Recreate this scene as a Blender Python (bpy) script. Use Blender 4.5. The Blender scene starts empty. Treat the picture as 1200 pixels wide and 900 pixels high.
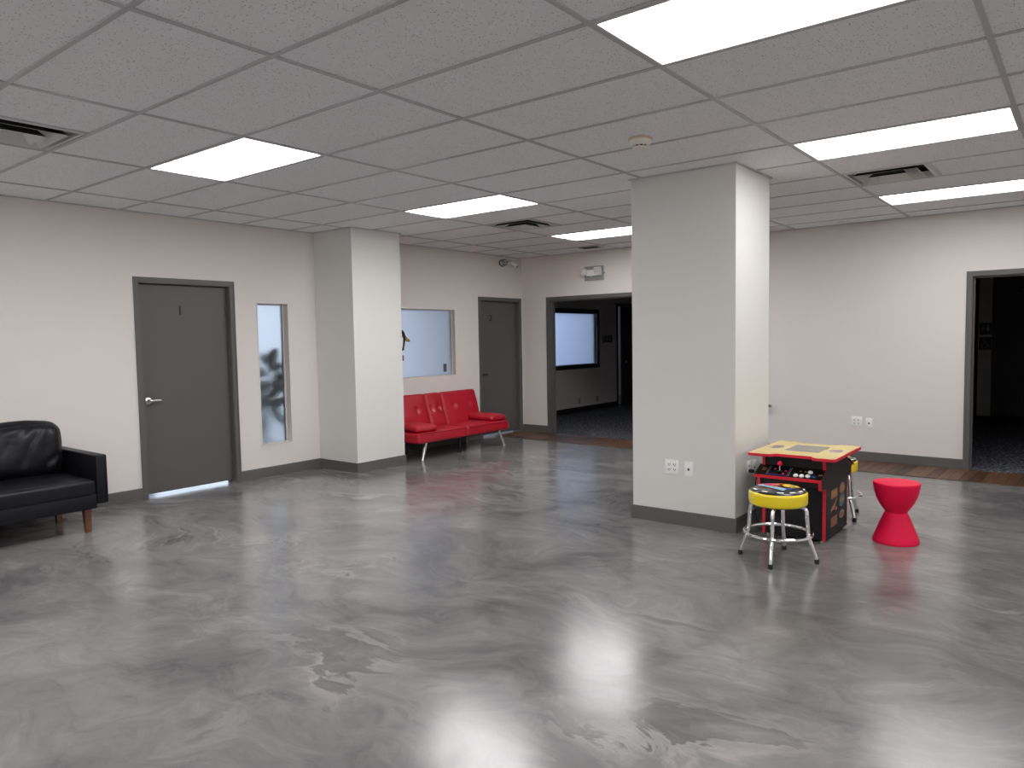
import bpy, bmesh, math, random
from mathutils import Vector, Matrix, noise
random.seed(7)
S = bpy.context.scene
COL = S.collection
PI = math.pi

# ------------------------------------------------------------------ camera
H = 2.704                                   # ceiling height
CAM = Vector((2.80888, -2.54144, 1.47838))
RIGHT = Vector((0.785518, 0.618617, -0.016593))
UP = Vector((-0.026071, 0.059870, 0.997866))
FWD = Vector((-0.618290, 0.783409, -0.063157))
cd = bpy.data.cameras.new('camera')
cd.sensor_width = 36.0
cd.lens = 861.8 / 1200 * 36.0
cd.clip_start = 0.05
cam = bpy.data.objects.new('camera', cd)
m = Matrix.Identity(4)
for i in range(3):
    m[i][0] = RIGHT[i]; m[i][1] = UP[i]; m[i][2] = -FWD[i]; m[i][3] = CAM[i]
cam.matrix_world = m
COL.objects.link(cam)
S.camera = cam

# ------------------------------------------------------------------ sky, exposure
w = bpy.data.worlds.new('sky'); S.world = w; w.use_nodes = True
nt = w.node_tree; nt.nodes.clear()
wo = nt.nodes.new('ShaderNodeOutputWorld'); wb = nt.nodes.new('ShaderNodeBackground')
tc = nt.nodes.new('ShaderNodeTexCoord'); sx = nt.nodes.new('ShaderNodeSeparateXYZ')
rp = nt.nodes.new('ShaderNodeValToRGB')
rp.color_ramp.elements[0].position = 0.0; rp.color_ramp.elements[0].color = (0.80, 0.88, 1.0, 1)
rp.color_ramp.elements[1].position = 0.6; rp.color_ramp.elements[1].color = (0.58, 0.74, 1.0, 1)
nt.links.new(tc.outputs['Generated'], sx.inputs[0]); nt.links.new(sx.outputs['Z'], rp.inputs[0])
nt.links.new(rp.outputs[0], wb.inputs['Color']); nt.links.new(wb.outputs[0], wo.inputs[0])
wb.inputs['Strength'].default_value = 2.6
LAMP = 20.0                                  # radiance of the ceiling panels
S.view_settings.view_transform = 'Standard'
S.view_settings.look = 'None'
S.view_settings.gamma = 1.0
S.view_settings.use_curve_mapping = False
S.view_settings.exposure = 0.0
cy = S.cycles
cy.max_bounces = 10; cy.diffuse_bounces = 6; cy.glossy_bounces = 4; cy.transmission_bounces = 8
cy.sample_clamp_indirect = 6.0
cy.caustics_reflective = False; cy.caustics_refractive = False

# ------------------------------------------------------------------ materials
MATS = {}
def mat(name, color, rough=0.5, metal=0.0, spec=0.5, coat=0.0, coat_rough=0.1, emit=None, strength=0.0, trans=0.0, sheen=0.0, bump=None):
    if name in MATS: return MATS[name]
    mt = bpy.data.materials.new(name); mt.use_nodes = True
    b = mt.node_tree.nodes['Principled BSDF']
    b.inputs['Base Color'].default_value = (*color, 1)
    b.inputs['Roughness'].default_value = rough
    b.inputs['Metallic'].default_value = metal
    b.inputs['Specular IOR Level'].default_value = spec
    b.inputs['Coat Weight'].default_value = coat
    b.inputs['Coat Roughness'].default_value = coat_rough
    b.inputs['Transmission Weight'].default_value = trans
    if emit:
        b.inputs['Emission Color'].default_value = (*emit, 1)
        b.inputs['Emission Strength'].default_value = strength
    if bump:                                # (noise scale, strength, distance)
        N = mt.node_tree.nodes; L = mt.node_tree.links
        g = N.new('ShaderNodeNewGeometry'); n = N.new('ShaderNodeTexNoise'); bp = N.new('ShaderNodeBump')
        n.inputs['Scale'].default_value = bump[0]; n.inputs['Detail'].default_value = 4
        bp.inputs['Strength'].default_value = bump[1]; bp.inputs['Distance'].default_value = bump[2]
        L.new(g.outputs['Position'], n.inputs['Vector']); L.new(n.outputs['Fac'], bp.inputs['Height'])
        L.new(bp.outputs[0], b.inputs['Normal'])
    MATS[name] = mt
    return mt

def nodes_of(mt):
    return mt.node_tree.nodes, mt.node_tree.links, mt.node_tree.nodes['Principled BSDF']

def ramp(N, stops):
    r = N.new('ShaderNodeValToRGB'); e = r.color_ramp.elements
    while len(e) < len(stops): e.new(0.5)
    for el, (p, c) in zip(e, stops):
        el.position = p; el.color = (*c, 1) if len(c) == 3 else c
    return r

M_wall = mat('wall_paint', (0.735, 0.70, 0.68), 0.75, spec=0.3, bump=(160, 0.06, 0.002))
M_wall2 = mat('column_paint', (0.715, 0.71, 0.685), 0.75, spec=0.3, bump=(160, 0.06, 0.002))
M_trim = mat('grey_trim_paint', (0.112, 0.107, 0.105), 0.42, bump=(60, 0.03, 0.001))
M_leaf_door = mat('grey_door_paint', (0.100, 0.094, 0.092), 0.45, bump=(80, 0.03, 0.001))
M_black_trim = mat('black_trim_paint', (0.012, 0.012, 0.015), 0.4)
M_navy_and_unlit = mat('navy_and_unlit_dark', (0.010, 0.011, 0.016), 0.5)  # dark doors; on hall walls and ceiling it paints in the missing light
M_white_metal = mat('white_metal', (0.62, 0.62, 0.62), 0.4)
M_white_plastic = mat('white_plastic', (0.90, 0.895, 0.885), 0.35)
M_cream_plastic = mat('cream_plastic', (0.85, 0.83, 0.77), 0.4)
M_tan_plastic = mat('tan_plastic', (0.72, 0.56, 0.38), 0.45)
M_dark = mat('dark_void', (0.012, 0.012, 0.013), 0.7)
M_slot = mat('dark_slot', (0.03, 0.03, 0.03), 0.6)
M_grid = mat('grid_metal', (0.50, 0.50, 0.52), 0.45)
M_chrome = mat('chrome', (0.86, 0.87, 0.88), 0.08, metal=1.0)
M_satin = mat('satin_steel', (0.75, 0.74, 0.72), 0.25, metal=1.0)
M_lamp = mat('lamp_diffuser', (0.9, 0.9, 0.9), 0.5, emit=(1.0, 0.99, 0.985), strength=LAMP)
M_lamp_soft = mat('lamp_diffuser_soft', (0.9, 0.9, 0.9), 0.5, emit=(1.0, 0.99, 0.985), strength=LAMP * 0.62)
M_blackleather = mat('black_leather', (0.0045, 0.005, 0.0075), 0.42, spec=0.30, bump=(220, 0.10, 0.002))
M_redleather = mat('red_leather', (0.42, 0.009, 0.025), 0.36, spec=0.5, bump=(160, 0.08, 0.002))
M_redwelt = mat('dark_red_welt', (0.16, 0.005, 0.012), 0.5)
M_walnut = mat('walnut_leg', (0.14, 0.052, 0.027), 0.4)
M_black = mat('black_laminate', (0.010, 0.010, 0.012), 0.36, spec=0.25)
M_blackgloss = mat('black_gloss_plastic', (0.008, 0.008, 0.009), 0.15)
M_blacksoft = mat('black_rubber', (0.012, 0.012, 0.013), 0.6)
M_redplastic = mat('red_edge_trim', (0.66, 0.014, 0.040), 0.35)
M_redstool = mat('red_stool_plastic', (0.78, 0.006, 0.060), 0.5, spec=0.2)
M_yellow = mat('yellow_vinyl', (0.84, 0.66, 0.004), 0.22, coat=0.6, coat_rough=0.06)
M_topyellow = mat('yellow_laminate', (0.80, 0.64, 0.25), 0.25)
M_screen = mat('screen_glass', (0.20, 0.185, 0.135), 0.10, coat=0.6, coat_rough=0.03)
M_blackvinyl = mat('black_vinyl', (0.010, 0.010, 0.011), 0.22, coat=0.5, coat_rough=0.05)
M_ballred = mat('red_ball', (0.85, 0.012, 0.05), 0.2)
M_btnwhite = mat('white_button', (0.85, 0.85, 0.85), 0.25)
P_white = mat('plain_white', (0.75, 0.75, 0.75), 0.3)
P_ltblue = mat('print_light_blue', (0.28, 0.50, 0.78), 0.3)
P_blue = mat('print_blue', (0.03, 0.10, 0.42), 0.3)
P_pink = mat('print_pink', (0.72, 0.05, 0.28), 0.3)
P_yellow = mat('print_yellow', (0.85, 0.66, 0.02), 0.3)
P_red = mat('print_red', (0.62, 0.02, 0.03), 0.3)
P_orange = mat('print_orange', (0.34, 0.115, 0.065), 0.35)
P_gold = mat('print_gold', (0.42, 0.24, 0.07), 0.35)
P_brown = mat('print_brown', (0.36, 0.19, 0.08), 0.35)
P_teal = mat('print_teal', (0.06, 0.16, 0.22), 0.35)
P_rose = mat('print_rose', (0.45, 0.22, 0.18), 0.35)
M_sign = mat('sign_plate', (0.012, 0.013, 0.018), 0.4)
M_signlight = mat('sign_pictogram', (0.45, 0.45, 0.48), 0.5)
M_leaf = mat('dark_leaf', (0.018, 0.035, 0.020), 0.45)
M_pot = mat('clay_pot', (0.10, 0.09, 0.085), 0.6)
M_led = mat('green_led', (0.05, 0.6, 0.25), 0.4, emit=(0.1, 1.0, 0.45), strength=1.2)
M_plate_grey = mat('grey_mount_plate', (0.33, 0.32, 0.315), 0.35)
M_lens = mat('lamp_lens', (0.70, 0.70, 0.68), 0.2)
M_office = mat('office_paint', (0.72, 0.71, 0.68), 0.8)
M_ground = mat('exterior_concrete', (0.30, 0.33, 0.38), 0.9)
M_alu = mat('mullion_metal', (0.30, 0.30, 0.31), 0.4, metal=0.6)

# frosted glass
M_frost = mat('frosted_glass', (0.60, 0.625, 0.64), 0.50, trans=1.0)
M_frost_dim = mat('frosted_film_glass', (0.88, 0.90, 0.96), 0.60, trans=1.0)
M_frost_dusk = mat('frosted_bluish_glass', (0.74, 0.80, 0.96), 0.60, trans=1.0)
M_clear = mat('clear_glass', (0.95, 0.97, 0.97), 0.0, trans=1.0)

# ceiling tile: pin-holed mineral fibre
M_tile = mat('ceiling_tile', (0.55, 0.545, 0.55), 0.9, spec=0.2)
N, L, B = nodes_of(M_tile)
g = N.new('ShaderNodeNewGeometry')
v = N.new('ShaderNodeTexVoronoi'); v.inputs['Scale'].default_value = 75; L.new(g.outputs['Position'], v.inputs['Vector'])
lt = N.new('ShaderNodeMath'); lt.operation = 'LESS_THAN'; lt.inputs[1].default_value = 0.24; L.new(v.outputs['Distance'], lt.inputs[0])
sc = N.new('ShaderNodeSeparateColor'); L.new(v.outputs['Color'], sc.inputs[0])
gt = N.new('ShaderNodeMath'); gt.operation = 'GREATER_THAN'; gt.inputs[1].default_value = 0.62; L.new(sc.outputs[0], gt.inputs[0])
mu = N.new('ShaderNodeMath'); mu.operation = 'MULTIPLY'; L.new(lt.outputs[0], mu.inputs[0]); L.new(gt.outputs[0], mu.inputs[1])
n2 = N.new('ShaderNodeTexNoise'); n2.inputs['Scale'].default_value = 120; n2.inputs['Detail'].default_value = 3; L.new(g.outputs['Position'], n2.inputs['Vector'])
r1 = ramp(N, [(0.3, (0.85, 0.855, 0.88)), (0.7, (0.925, 0.93, 0.955))]); L.new(n2.outputs['Fac'], r1.inputs[0])
mx = N.new('ShaderNodeMix'); mx.data_type = 'RGBA'; L.new(mu.outputs[0], mx.inputs['Factor'])
L.new(r1.outputs[0], mx.inputs['A']); mx.inputs['B'].default_value = (0.40, 0.39, 0.39, 1)
L.new(mx.outputs['Result'], B.inputs['Base Color'])
bp = N.new('ShaderNodeBump'); bp.inputs['Strength'].default_value = 0.25; bp.inputs['Distance'].default_value = 0.003
L.new(n2.outputs['Fac'], bp.inputs['Height']); L.new(bp.outputs[0], B.inputs['Normal'])

# marbled epoxy floor: warped clouds, directional trowel streaks, a few soft pale ridges
M_floor = mat('marbled_epoxy', (0.13, 0.13, 0.13), 0.2, spec=0.55)
N, L, B = nodes_of(M_floor)
def nnode(typ, **kw):
    n = N.new(typ)
    for k, v_ in kw.items(): n.inputs[k].default_value = v_
    return n
g = N.new('ShaderNodeNewGeometry')
def warp(src, scale, amt, detail=2):
    n = nnode('ShaderNodeTexNoise', Scale=scale, Detail=detail); L.new(src, n.inputs['Vector'])
    a = N.new('ShaderNodeVectorMath'); a.operation = 'SUBTRACT'; L.new(n.outputs['Color'], a.inputs[0]); a.inputs[1].default_value = (0.5, 0.5, 0.5)
    b = N.new('ShaderNodeVectorMath'); b.operation = 'SCALE'; b.inputs['Scale'].default_value = amt; L.new(a.outputs[0], b.inputs[0])
    c = N.new('ShaderNodeVectorMath'); c.operation = 'ADD'; L.new(src, c.inputs[0]); L.new(b.outputs[0], c.inputs[1])
    return c.outputs[0]
w1 = warp(g.outputs['Position'], 0.6, 1.5, 3)
mp = nnode('ShaderNodeMapping', Rotation=(0, 0, math.radians(-62)), Scale=(0.7, 1.7, 1.0)); L.new(w1, mp.inputs['Vector'])
w2 = warp(mp.outputs[0], 2.2, 0.42, 5)
na = nnode('ShaderNodeTexNoise', Scale=0.9, Detail=8, Roughness=0.58); na.inputs['Distortion'].default_value = 0.6; L.new(w2, na.inputs['Vector'])
nc = nnode('ShaderNodeTexNoise', Scale=3.6, Detail=9, Roughness=0.74); nc.inputs['Distortion'].default_value = 0.9; L.new(w2, nc.inputs['Vector'])
mixn = N.new('ShaderNodeMix'); mixn.inputs['Factor'].default_value = 0.52; L.new(na.outputs['Fac'], mixn.inputs['A']); L.new(nc.outputs['Fac'], mixn.inputs['B'])
ra = ramp(N, [(0.32, (0.090, 0.089, 0.092)), (0.44, (0.155, 0.152, 0.154)), (0.54, (0.186, 0.182, 0.182)), (0.67, (0.265, 0.257, 0.253))]); L.new(mixn.outputs['Result'], ra.inputs[0])
# pale ridges where a warped field crosses its middle, only in places
nb = nnode('ShaderNodeTexNoise', Scale=1.0, Detail=9, Roughness=0.6); nb.inputs['Distortion'].default_value = 0.8; L.new(w2, nb.inputs['Vector'])
rb = ramp(N, [(0.44, (0, 0, 0)), (0.498, (1, 1, 1)), (0.514, (0, 0, 0))]); L.new(nb.outputs['Fac'], rb.inputs[0])
rd = ramp(N, [(0.500, (0, 0, 0)), (0.520, (1, 1, 1)), (0.59, (0, 0, 0))]); L.new(nb.outputs['Fac'], rd.inputs[0])
nm = nnode('ShaderNodeTexNoise', Scale=0.9, Detail=2); L.new(g.outputs['Position'], nm.inputs['Vector'])
rm = ramp(N, [(0.50, (0, 0, 0)), (0.68, (0.5, 0.5, 0.5))]); L.new(nm.outputs['Fac'], rm.inputs[0])
vm = N.new('ShaderNodeMath'); vm.operation = 'MULTIPLY'; L.new(rb.outputs[0], vm.inputs[0]); L.new(rm.outputs[0], vm.inputs[1])
vd = N.new('ShaderNodeMath'); vd.operation = 'MULTIPLY'; L.new(rd.outputs[0], vd.inputs[0]); L.new(rm.outputs[0], vd.inputs[1])
mx = N.new('ShaderNodeMix'); mx.data_type = 'RGBA'; L.new(vm.outputs[0], mx.inputs['Factor']); L.new(ra.outputs[0], mx.inputs['A']); mx.inputs['B'].default_value = (0.34, 0.327, 0.318, 1)
mx2 = N.new('ShaderNodeMix'); mx2.data_type = 'RGBA'; L.new(vd.outputs[0], mx2.inputs['Factor']); L.new(mx.outputs['Result'], mx2.inputs['A']); mx2.inputs['B'].default_value = (0.075, 0.073, 0.074, 1)
nl = nnode('ShaderNodeTexNoise', Scale=0.75, Detail=5, Roughness=0.6); nl.inputs['Distortion'].default_value = 1.0; L.new(w1, nl.inputs['Vector'])
rl = ramp(N, [(0.34, (0.66, 0.66, 0.67)), (0.50, (1, 1, 1)), (0.66, (1.22, 1.20, 1.19))]); L.new(nl.outputs['Fac'], rl.inputs[0])
mul = N.new('ShaderNodeMix'); mul.data_type = 'RGBA'; mul.blend_type = 'MULTIPLY'; mul.inputs['Factor'].default_value = 1.0
L.new(mx2.outputs['Result'], mul.inputs['A']); L.new(rl.outputs[0], mul.inputs['B'])
L.new(mul.outputs['Result'], B.inputs['Base Color'])
rr = ramp(N, [(0.38, (0.125,) * 3), (0.62, (0.20,) * 3)]); L.new(nc.outputs['Fac'], rr.inputs[0]); L.new(rr.outputs[0], B.inputs['Roughness'])
bp = nnode('ShaderNodeBump', Strength=0.07, Distance=0.006); L.new(mixn.outputs['Result'], bp.inputs['Height'])
nf2 = nnode('ShaderNodeTexNoise', Scale=190, Detail=2); L.new(g.outputs['Position'], nf2.inputs['Vector'])
bp2 = nnode('ShaderNodeBump', Strength=0.35, Distance=0.001); L.new(nf2.outputs['Fac'], bp2.inputs['Height']); L.new(bp.outputs[0], bp2.inputs['Normal'])
L.new(bp2.outputs[0], B.inputs['Normal'])

# wood planks
M_wood = mat('brown_plank', (0.16, 0.08, 0.045), 0.42)
N, L, B = nodes_of(M_wood)
oi = N.new('ShaderNodeObjectInfo'); g = N.new('ShaderNodeNewGeometry')
mp = N.new('ShaderNodeMapping'); mp.inputs['Scale'].default_value = (45, 3, 3); L.new(g.outputs['Position'], mp.inputs['Vector'])
nn = N.new('ShaderNodeTexNoise'); nn.inputs['Scale'].default_value = 1; nn.inputs['Detail'].default_value = 4; L.new(mp.outputs[0], nn.inputs['Vector'])
av = N.new('ShaderNodeMath'); av.operation = 'ADD'; L.new(oi.outputs['Random'], av.inputs[0]); L.new(nn.outputs['Fac'], av.inputs[1])
hv = N.new('ShaderNodeMath'); hv.operation = 'MULTIPLY'; hv.inputs[1].default_value = 0.5; L.new(av.outputs[0], hv.inputs[0])
rw = ramp(N, [(0.2, (0.050, 0.022, 0.012)), (0.5, (0.100, 0.047, 0.026)), (0.85, (0.165, 0.086, 0.050))]); L.new(hv.outputs[0], rw.inputs[0])
L.new(rw.outputs[0], B.inputs['Base Color'])

# carpet
M_carpet = mat('navy_fleck_carpet', (0.02, 0.02, 0.03), 0.95, spec=0.1)
N, L, B = nodes_of(M_carpet)
g = N.new('ShaderNodeNewGeometry'); nn = N.new('ShaderNodeTexNoise'); nn.inputs['Scale'].default_value = 28; nn.inputs['Detail'].default_value = 5; nn.inputs['Roughness'].default_value = 0.75
L.new(g.outputs['Position'], nn.inputs['Vector'])
rc = ramp(N, [(0.38, (0.014, 0.016, 0.024)), (0.50, (0.060, 0.063, 0.080)), (0.62, (0.26, 0.26, 0.29))]); L.new(nn.outputs['Fac'], rc.inputs[0])
L.new(rc.outputs[0], B.inputs['Base Color'])
bp = N.new('ShaderNodeBump'); bp.inputs['Strength'].default_value = 0.6; bp.inputs['Distance'].default_value = 0.005; L.new(nn.outputs['Fac'], bp.inputs['Height']); L.new(bp.outputs[0], B.inputs['Normal'])

# ------------------------------------------------------------------ mesh helpers
def box(bm, x0, x1, y0, y1, z0, z1, bevel=0.0):
    x0, x1 = min(x0, x1), max(x0, x1); y0, y1 = min(y0, y1), max(y0, y1); z0, z1 = min(z0, z1), max(z0, z1)
    r = bmesh.ops.create_cube(bm, size=1.0)
    for q in r['verts']:
        q.co = Vector(((x0 + x1) / 2 + q.co.x * (x1 - x0), (y0 + y1) / 2 + q.co.y * (y1 - y0), (z0 + z1) / 2 + q.co.z * (z1 - z0)))
    if bevel:
        es = list({e for q in r['verts'] for e in q.link_edges})
        bmesh.ops.bevel(bm, geom=es, offset=bevel, segments=2, affect='EDGES', profile=0.5)
    return bm

def prism(bm, pts, axis, a, b):
    """polygon pts (2D) extruded along axis from a to b; axis 'x': pts are (y,z); 'y': (x,z); 'z': (x,y)"""
    def P(p, t):
        return (t, p[0], p[1]) if axis == 'x' else (p[0], t, p[1]) if axis == 'y' else (p[0], p[1], t)
    va = [bm.verts.new(P(p, a)) for p in pts]; vb = [bm.verts.new(P(p, b)) for p in pts]
    n = len(pts)
    bm.faces.new(va); bm.faces.new(vb[::-1])
    for i in range(n):
        bm.faces.new((va[i], vb[i], vb[(i + 1) % n], va[(i + 1) % n]))
    return bm

def tube(bm, pts, r, n=12, caps=True):
    pts = [Vector(p) for p in pts]
    rs = r if isinstance(r, (list, tuple)) else [r] * len(pts)
    rings = []; ref = None
    for i, p in enumerate(pts):
        t = (pts[min(i + 1, len(pts) - 1)] - pts[max(i - 1, 0)]).normalized()
        if ref is None:
            ref = Vector((0, 0, 1)) if abs(t.z) < 0.9 else Vector((1, 0, 0))
        a = (ref - t * ref.dot(t)).normalized(); b = t.cross(a); ref = a
        rings.append([bm.verts.new(p + (a * math.cos(2 * PI * k / n) + b * math.sin(2 * PI * k / n)) * rs[i]) for k in range(n)])
    for i in range(len(rings) - 1):
        for k in range(n):
            bm.faces.new((rings[i][k], rings[i][(k + 1) % n], rings[i + 1][(k + 1) % n], rings[i + 1][k]))
    if caps:
        bm.faces.new(rings[0][::-1]); bm.faces.new(rings[-1])
    return bm

def lathe(bm, prof, n=32, cx=0, cy_=0):
    """prof: list of (r,z)"""
    rings = []
    for r, z in prof:
        if r < 1e-6: rings.append([bm.verts.new((cx, cy_, z))])
        else: rings.append([bm.verts.new((cx + r * math.cos(2 * PI * k / n), cy_ + r * math.sin(2 * PI * k / n), z)) for k in range(n)])
    for A, Bq in zip(rings, rings[1:]):
        for k in range(n):
            k2 = (k + 1) % n
            if len(A) == 1 and len(Bq) == 1: continue
            if len(A) == 1: bm.faces.new((A[0], Bq[k], Bq[k2]))
            elif len(Bq) == 1: bm.faces.new((A[k], A[k2], Bq[0]))
            else: bm.faces.new((A[k], A[k2], Bq[k2], Bq[k]))
    return bm

def torus(bm, R, r, z, n=48, k=10):
    V = [[bm.verts.new(((R + r * math.cos(2 * PI * j / k)) * math.cos(2 * PI * i / n), (R + r * math.cos(2 * PI * j / k)) * math.sin(2 * PI * i / n), z + r * math.sin(2 * PI * j / k))) for j in range(k)] for i in range(n)]
    for i in range(n):
        for j in range(k):
            bm.faces.new((V[i][j], V[(i + 1) % n][j], V[(i + 1) % n][(j + 1) % k], V[i][(j + 1) % k]))
    return bm

def soft_box(bm, sx_, sy_, sz_, r, puff=(0, 0, 0), n=14, fn=None):
    """rounded, puffed box centred on the origin; fn(co) -> co deforms it afterwards"""
    t = bmesh.new()
    bmesh.ops.create_cube(t, size=2.0)
    bmesh.ops.subdivide_edges(t, edges=t.edges[:], cuts=n, use_grid_fill=True)
    hs = Vector((sx_ / 2, sy_ / 2, sz_ / 2)); r = min(r, *(h * 0.999 for h in hs))
    inner = hs - Vector((r, r, r))
    for q in t.verts:
        c = q.co.copy()
        # warp the grid so that the rounded rim gets its own rows
        p = Vector([math.copysign(min(1, abs(k)) ** 0.8, k) for k in c])
        full = Vector((p.x * hs.x, p.y * hs.y, p.z * hs.z))
        core = Vector([max(-inner[i], min(inner[i], full[i])) for i in range(3)])
        d = full - core
        if d.length > 1e-9: full = core + d.normalized() * r
        fx, fy, fz = 1 - p.x ** 2, 1 - p.y ** 2, 1 - p.z ** 2
        full.x += math.copysign(puff[0], p.x) * fy * fz * abs(p.x) ** 3
        full.y += math.copysign(puff[1], p.y) * fx * fz * abs(p.y) ** 3
        full.z += math.copysign(puff[2], p.z) * fx * fy * abs(p.z) ** 3
        q.co = fn(full) if fn else full
    me = bpy.data.meshes.new('tmp'); t.to_mesh(me); t.free()
    bm.from_mesh(me); bpy.data.meshes.remove(me)
    return bm

def obj(name, bm, mt, parent=None, smooth=True, angle=35, loc=None, rot=None):
    bmesh.ops.recalc_face_normals(bm, faces=bm.faces[:])
    me = bpy.data.meshes.new(name); bm.to_mesh(me); bm.free()
    for q in (mt if isinstance(mt, (list, tuple)) else [mt]): me.materials.append(q)
    if smooth:
        for p in me.polygons: p.use_smooth = True
        me.set_sharp_from_angle(angle=math.radians(angle))
    o = bpy.data.objects.new(name, me); COL.objects.link(o)
    if parent is not None: o.parent = parent
    if loc is not None: o.location = loc
    if rot is not None: o.rotation_euler = rot
    return o

def BM(): return bmesh.new()
def bx(*a, **k): return box(bmesh.new(), *a, **k)

def tag(o, label, cat, group=None, kind=None):
    o['label'] = label; o['category'] = cat
    if group: o['group'] = group
    if kind: o['kind'] = kind
    return o

def thing(name, label, cat, loc=(0, 0, 0), rz=0.0, group=None, kind=None):
    o = bpy.data.objects.new(name, None); COL.objects.link(o)
    o.empty_display_size = 0.1
    o.location = loc; o.rotation_euler = (0, 0, rz)
    return tag(o, label, cat, group, kind)

def dup(root, loc=None, rz=None, label=None, group=None):
    r = root.copy(); COL.objects.link(r)
    if loc is not None: r.location = loc
    if rz is not None: r.rotation_euler = (0, 0, rz)
    if label: r['label'] = label
    if group: r['group'] = group
    for ch in list(root.children):
        c = ch.copy(); COL.objects.link(c); c.parent = r
        for gch in list(ch.children):
            d = gch.copy(); COL.objects.link(d); d.parent = c
    return r

def struct(name, bm, mt, label, cat, parent=None, loc=None, rz=None, smooth=False):
    o = obj(name, bm, mt, parent, smooth=smooth, loc=loc, rot=None if rz is None else (0, 0, rz))
    if parent is None: tag(o, label, cat, kind='structure')
    return o

def wall_panel(u0, u1, z0, z1, t, holes):
    """a wall in its own frame: x along, y from 0 (room face) to t, z up, with rectangular holes (u0,u1,z0,z1)"""
    bm = BM()
    us = sorted({u0, u1, *[h[0] for h in holes], *[h[1] for h in holes]}); us = [u for u in us if u0 <= u <= u1]
    zs = sorted({z0, z1, *[h[2] for h in holes], *[h[3] for h in holes]}); zs = [z for z in zs if z0 <= z <= z1]
    def solid(i, k):
        if i < 0 or k < 0 or i >= len(us) - 1 or k >= len(zs) - 1: return False
        cu, cz = (us[i] + us[i + 1]) / 2, (zs[k] + zs[k + 1]) / 2
        return not any(h[0] < cu < h[1] and h[2] < cz < h[3] for h in holes)
    def q(*p): bm.faces.new([bm.verts.new(x) for x in p])
    for i in range(len(us) - 1):
        for k in range(len(zs) - 1):
            if not solid(i, k): continue
            a, b, c, d = us[i], us[i + 1], zs[k], zs[k + 1]
            q((a, 0, c), (b, 0, c), (b, 0, d), (a, 0, d)); q((a, t, c), (a, t, d), (b, t, d), (b, t, c))
            if not solid(i - 1, k): q((a, 0, c), (a, 0, d), (a, t, d), (a, t, c))
            if not solid(i + 1, k): q((b, 0, c), (b, t, c), (b, t, d), (b, 0, d))
            if not solid(i, k - 1): q((a, 0, c), (a, t, c), (b, t, c), (b, 0, c))
            if not solid(i, k + 1): q((a, 0, d), (b, 0, d), (b, t, d), (a, t, d))
    bmesh.ops.remove_doubles(bm, verts=bm.verts[:], dist=1e-5)
    return bm

def text_mesh(txt, size, depth, name, mt, parent, loc, rot):
    cu = bpy.data.curves.new(name, 'FONT'); cu.body = txt; cu.size = size; cu.extrude = depth; cu.offset = size * .012; cu.align_x = 'CENTER'; cu.align_y = 'CENTER'
    o = bpy.data.objects.new(name, cu); COL.objects.link(o)
    me = bpy.data.meshes.new_from_object(o.evaluated_get(bpy.context.evaluated_depsgraph_get()))
    bpy.data.objects.remove(o); bpy.data.curves.remove(cu)
    me.materials.clear(); me.materials.append(mt)
    r = bpy.data.objects.new(name, me); COL.objects.link(r); r.parent = parent; r.location = loc; r.rotation_euler = rot
    return r

# ------------------------------------------------------------------ layout numbers
XW = -4.235                                  # left wall
LW = dict(loc=(XW, 0, 0), rz=PI / 2)         # left wall frame: x = world y, y = into the wall (-x)
TH = -math.atan(0.0325); EO = Vector((0, 6.53, 0))
EW = dict(loc=EO, rz=TH)                     # end wall frame, slightly skewed
def ew(u, d=0.0, z=0.0):
    return EO + Vector((u * math.cos(TH) - d * math.sin(TH), u * math.sin(TH) + d * math.cos(TH), z))
def yw(x): return 6.53 - 0.0325 * x          # y of the end wall at x
XR, YB = 6.096, -4.877                       # unseen right and back walls
TX, TY = 1.2192, 0.6096
CX0, CX1, CY0, CY1 = -0.087, 0.763, 2.693, 3.395
PX, PY0, PY1 = -3.567, 2.749, 3.462
DWL = (-3.70, -1.35, 2.03)                   # left doorway in the end wall: u0,u1,height
DWR = (1.815, 3.05, 2.035)                   # right doorway

# ------------------------------------------------------------------ setting: floor, walls
bm = BM()
prism(bm, [(-7.7, YB - .2), (XR + .2, YB - .2), (XR + .2, yw(XR) - .005), (-4.3, yw(-4.3) - .005), (-7.7, yw(-7.7) - .005)], 'z', -0.06, 0.0)
struct('floor', bm, M_floor, 'glossy grey marbled epoxy floor of the whole room', 'floor')
fb = struct('floor_border', bx(-4.225, XR, -0.70, -0.005, 0.0, 0.002), M_slot, 'strip of brown wood planks along the end wall', 'floor', **EW)
pw = 0.0945; pm = None; k = 0
u = -4.218
while u < 4.6:
    if pm is None:
        pm = obj('plank', bx(0.0015, pw - 0.0025, -0.70, -0.016, 0.002, 0.007, bevel=0.0012), M_wood, fb, smooth=False)
        pm.location = (u, 0, 0)
    else:
        q = pm.copy(); COL.objects.link(q); q.location = (u, 0, random.uniform(-.0006, .0006))
    u += pw
bm = BM()
prism(bm, [tuple(ew(-5.2, .0)[:2]), tuple(ew(4.2, .0)[:2]), (4.2, 13.6), (-5.2, 13.6)], 'z', -0.05, 0.004)
struct('floor_carpet', bm, M_carpet, 'dark navy flecked carpet in the unlit rooms beyond the end wall', 'carpet')

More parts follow.
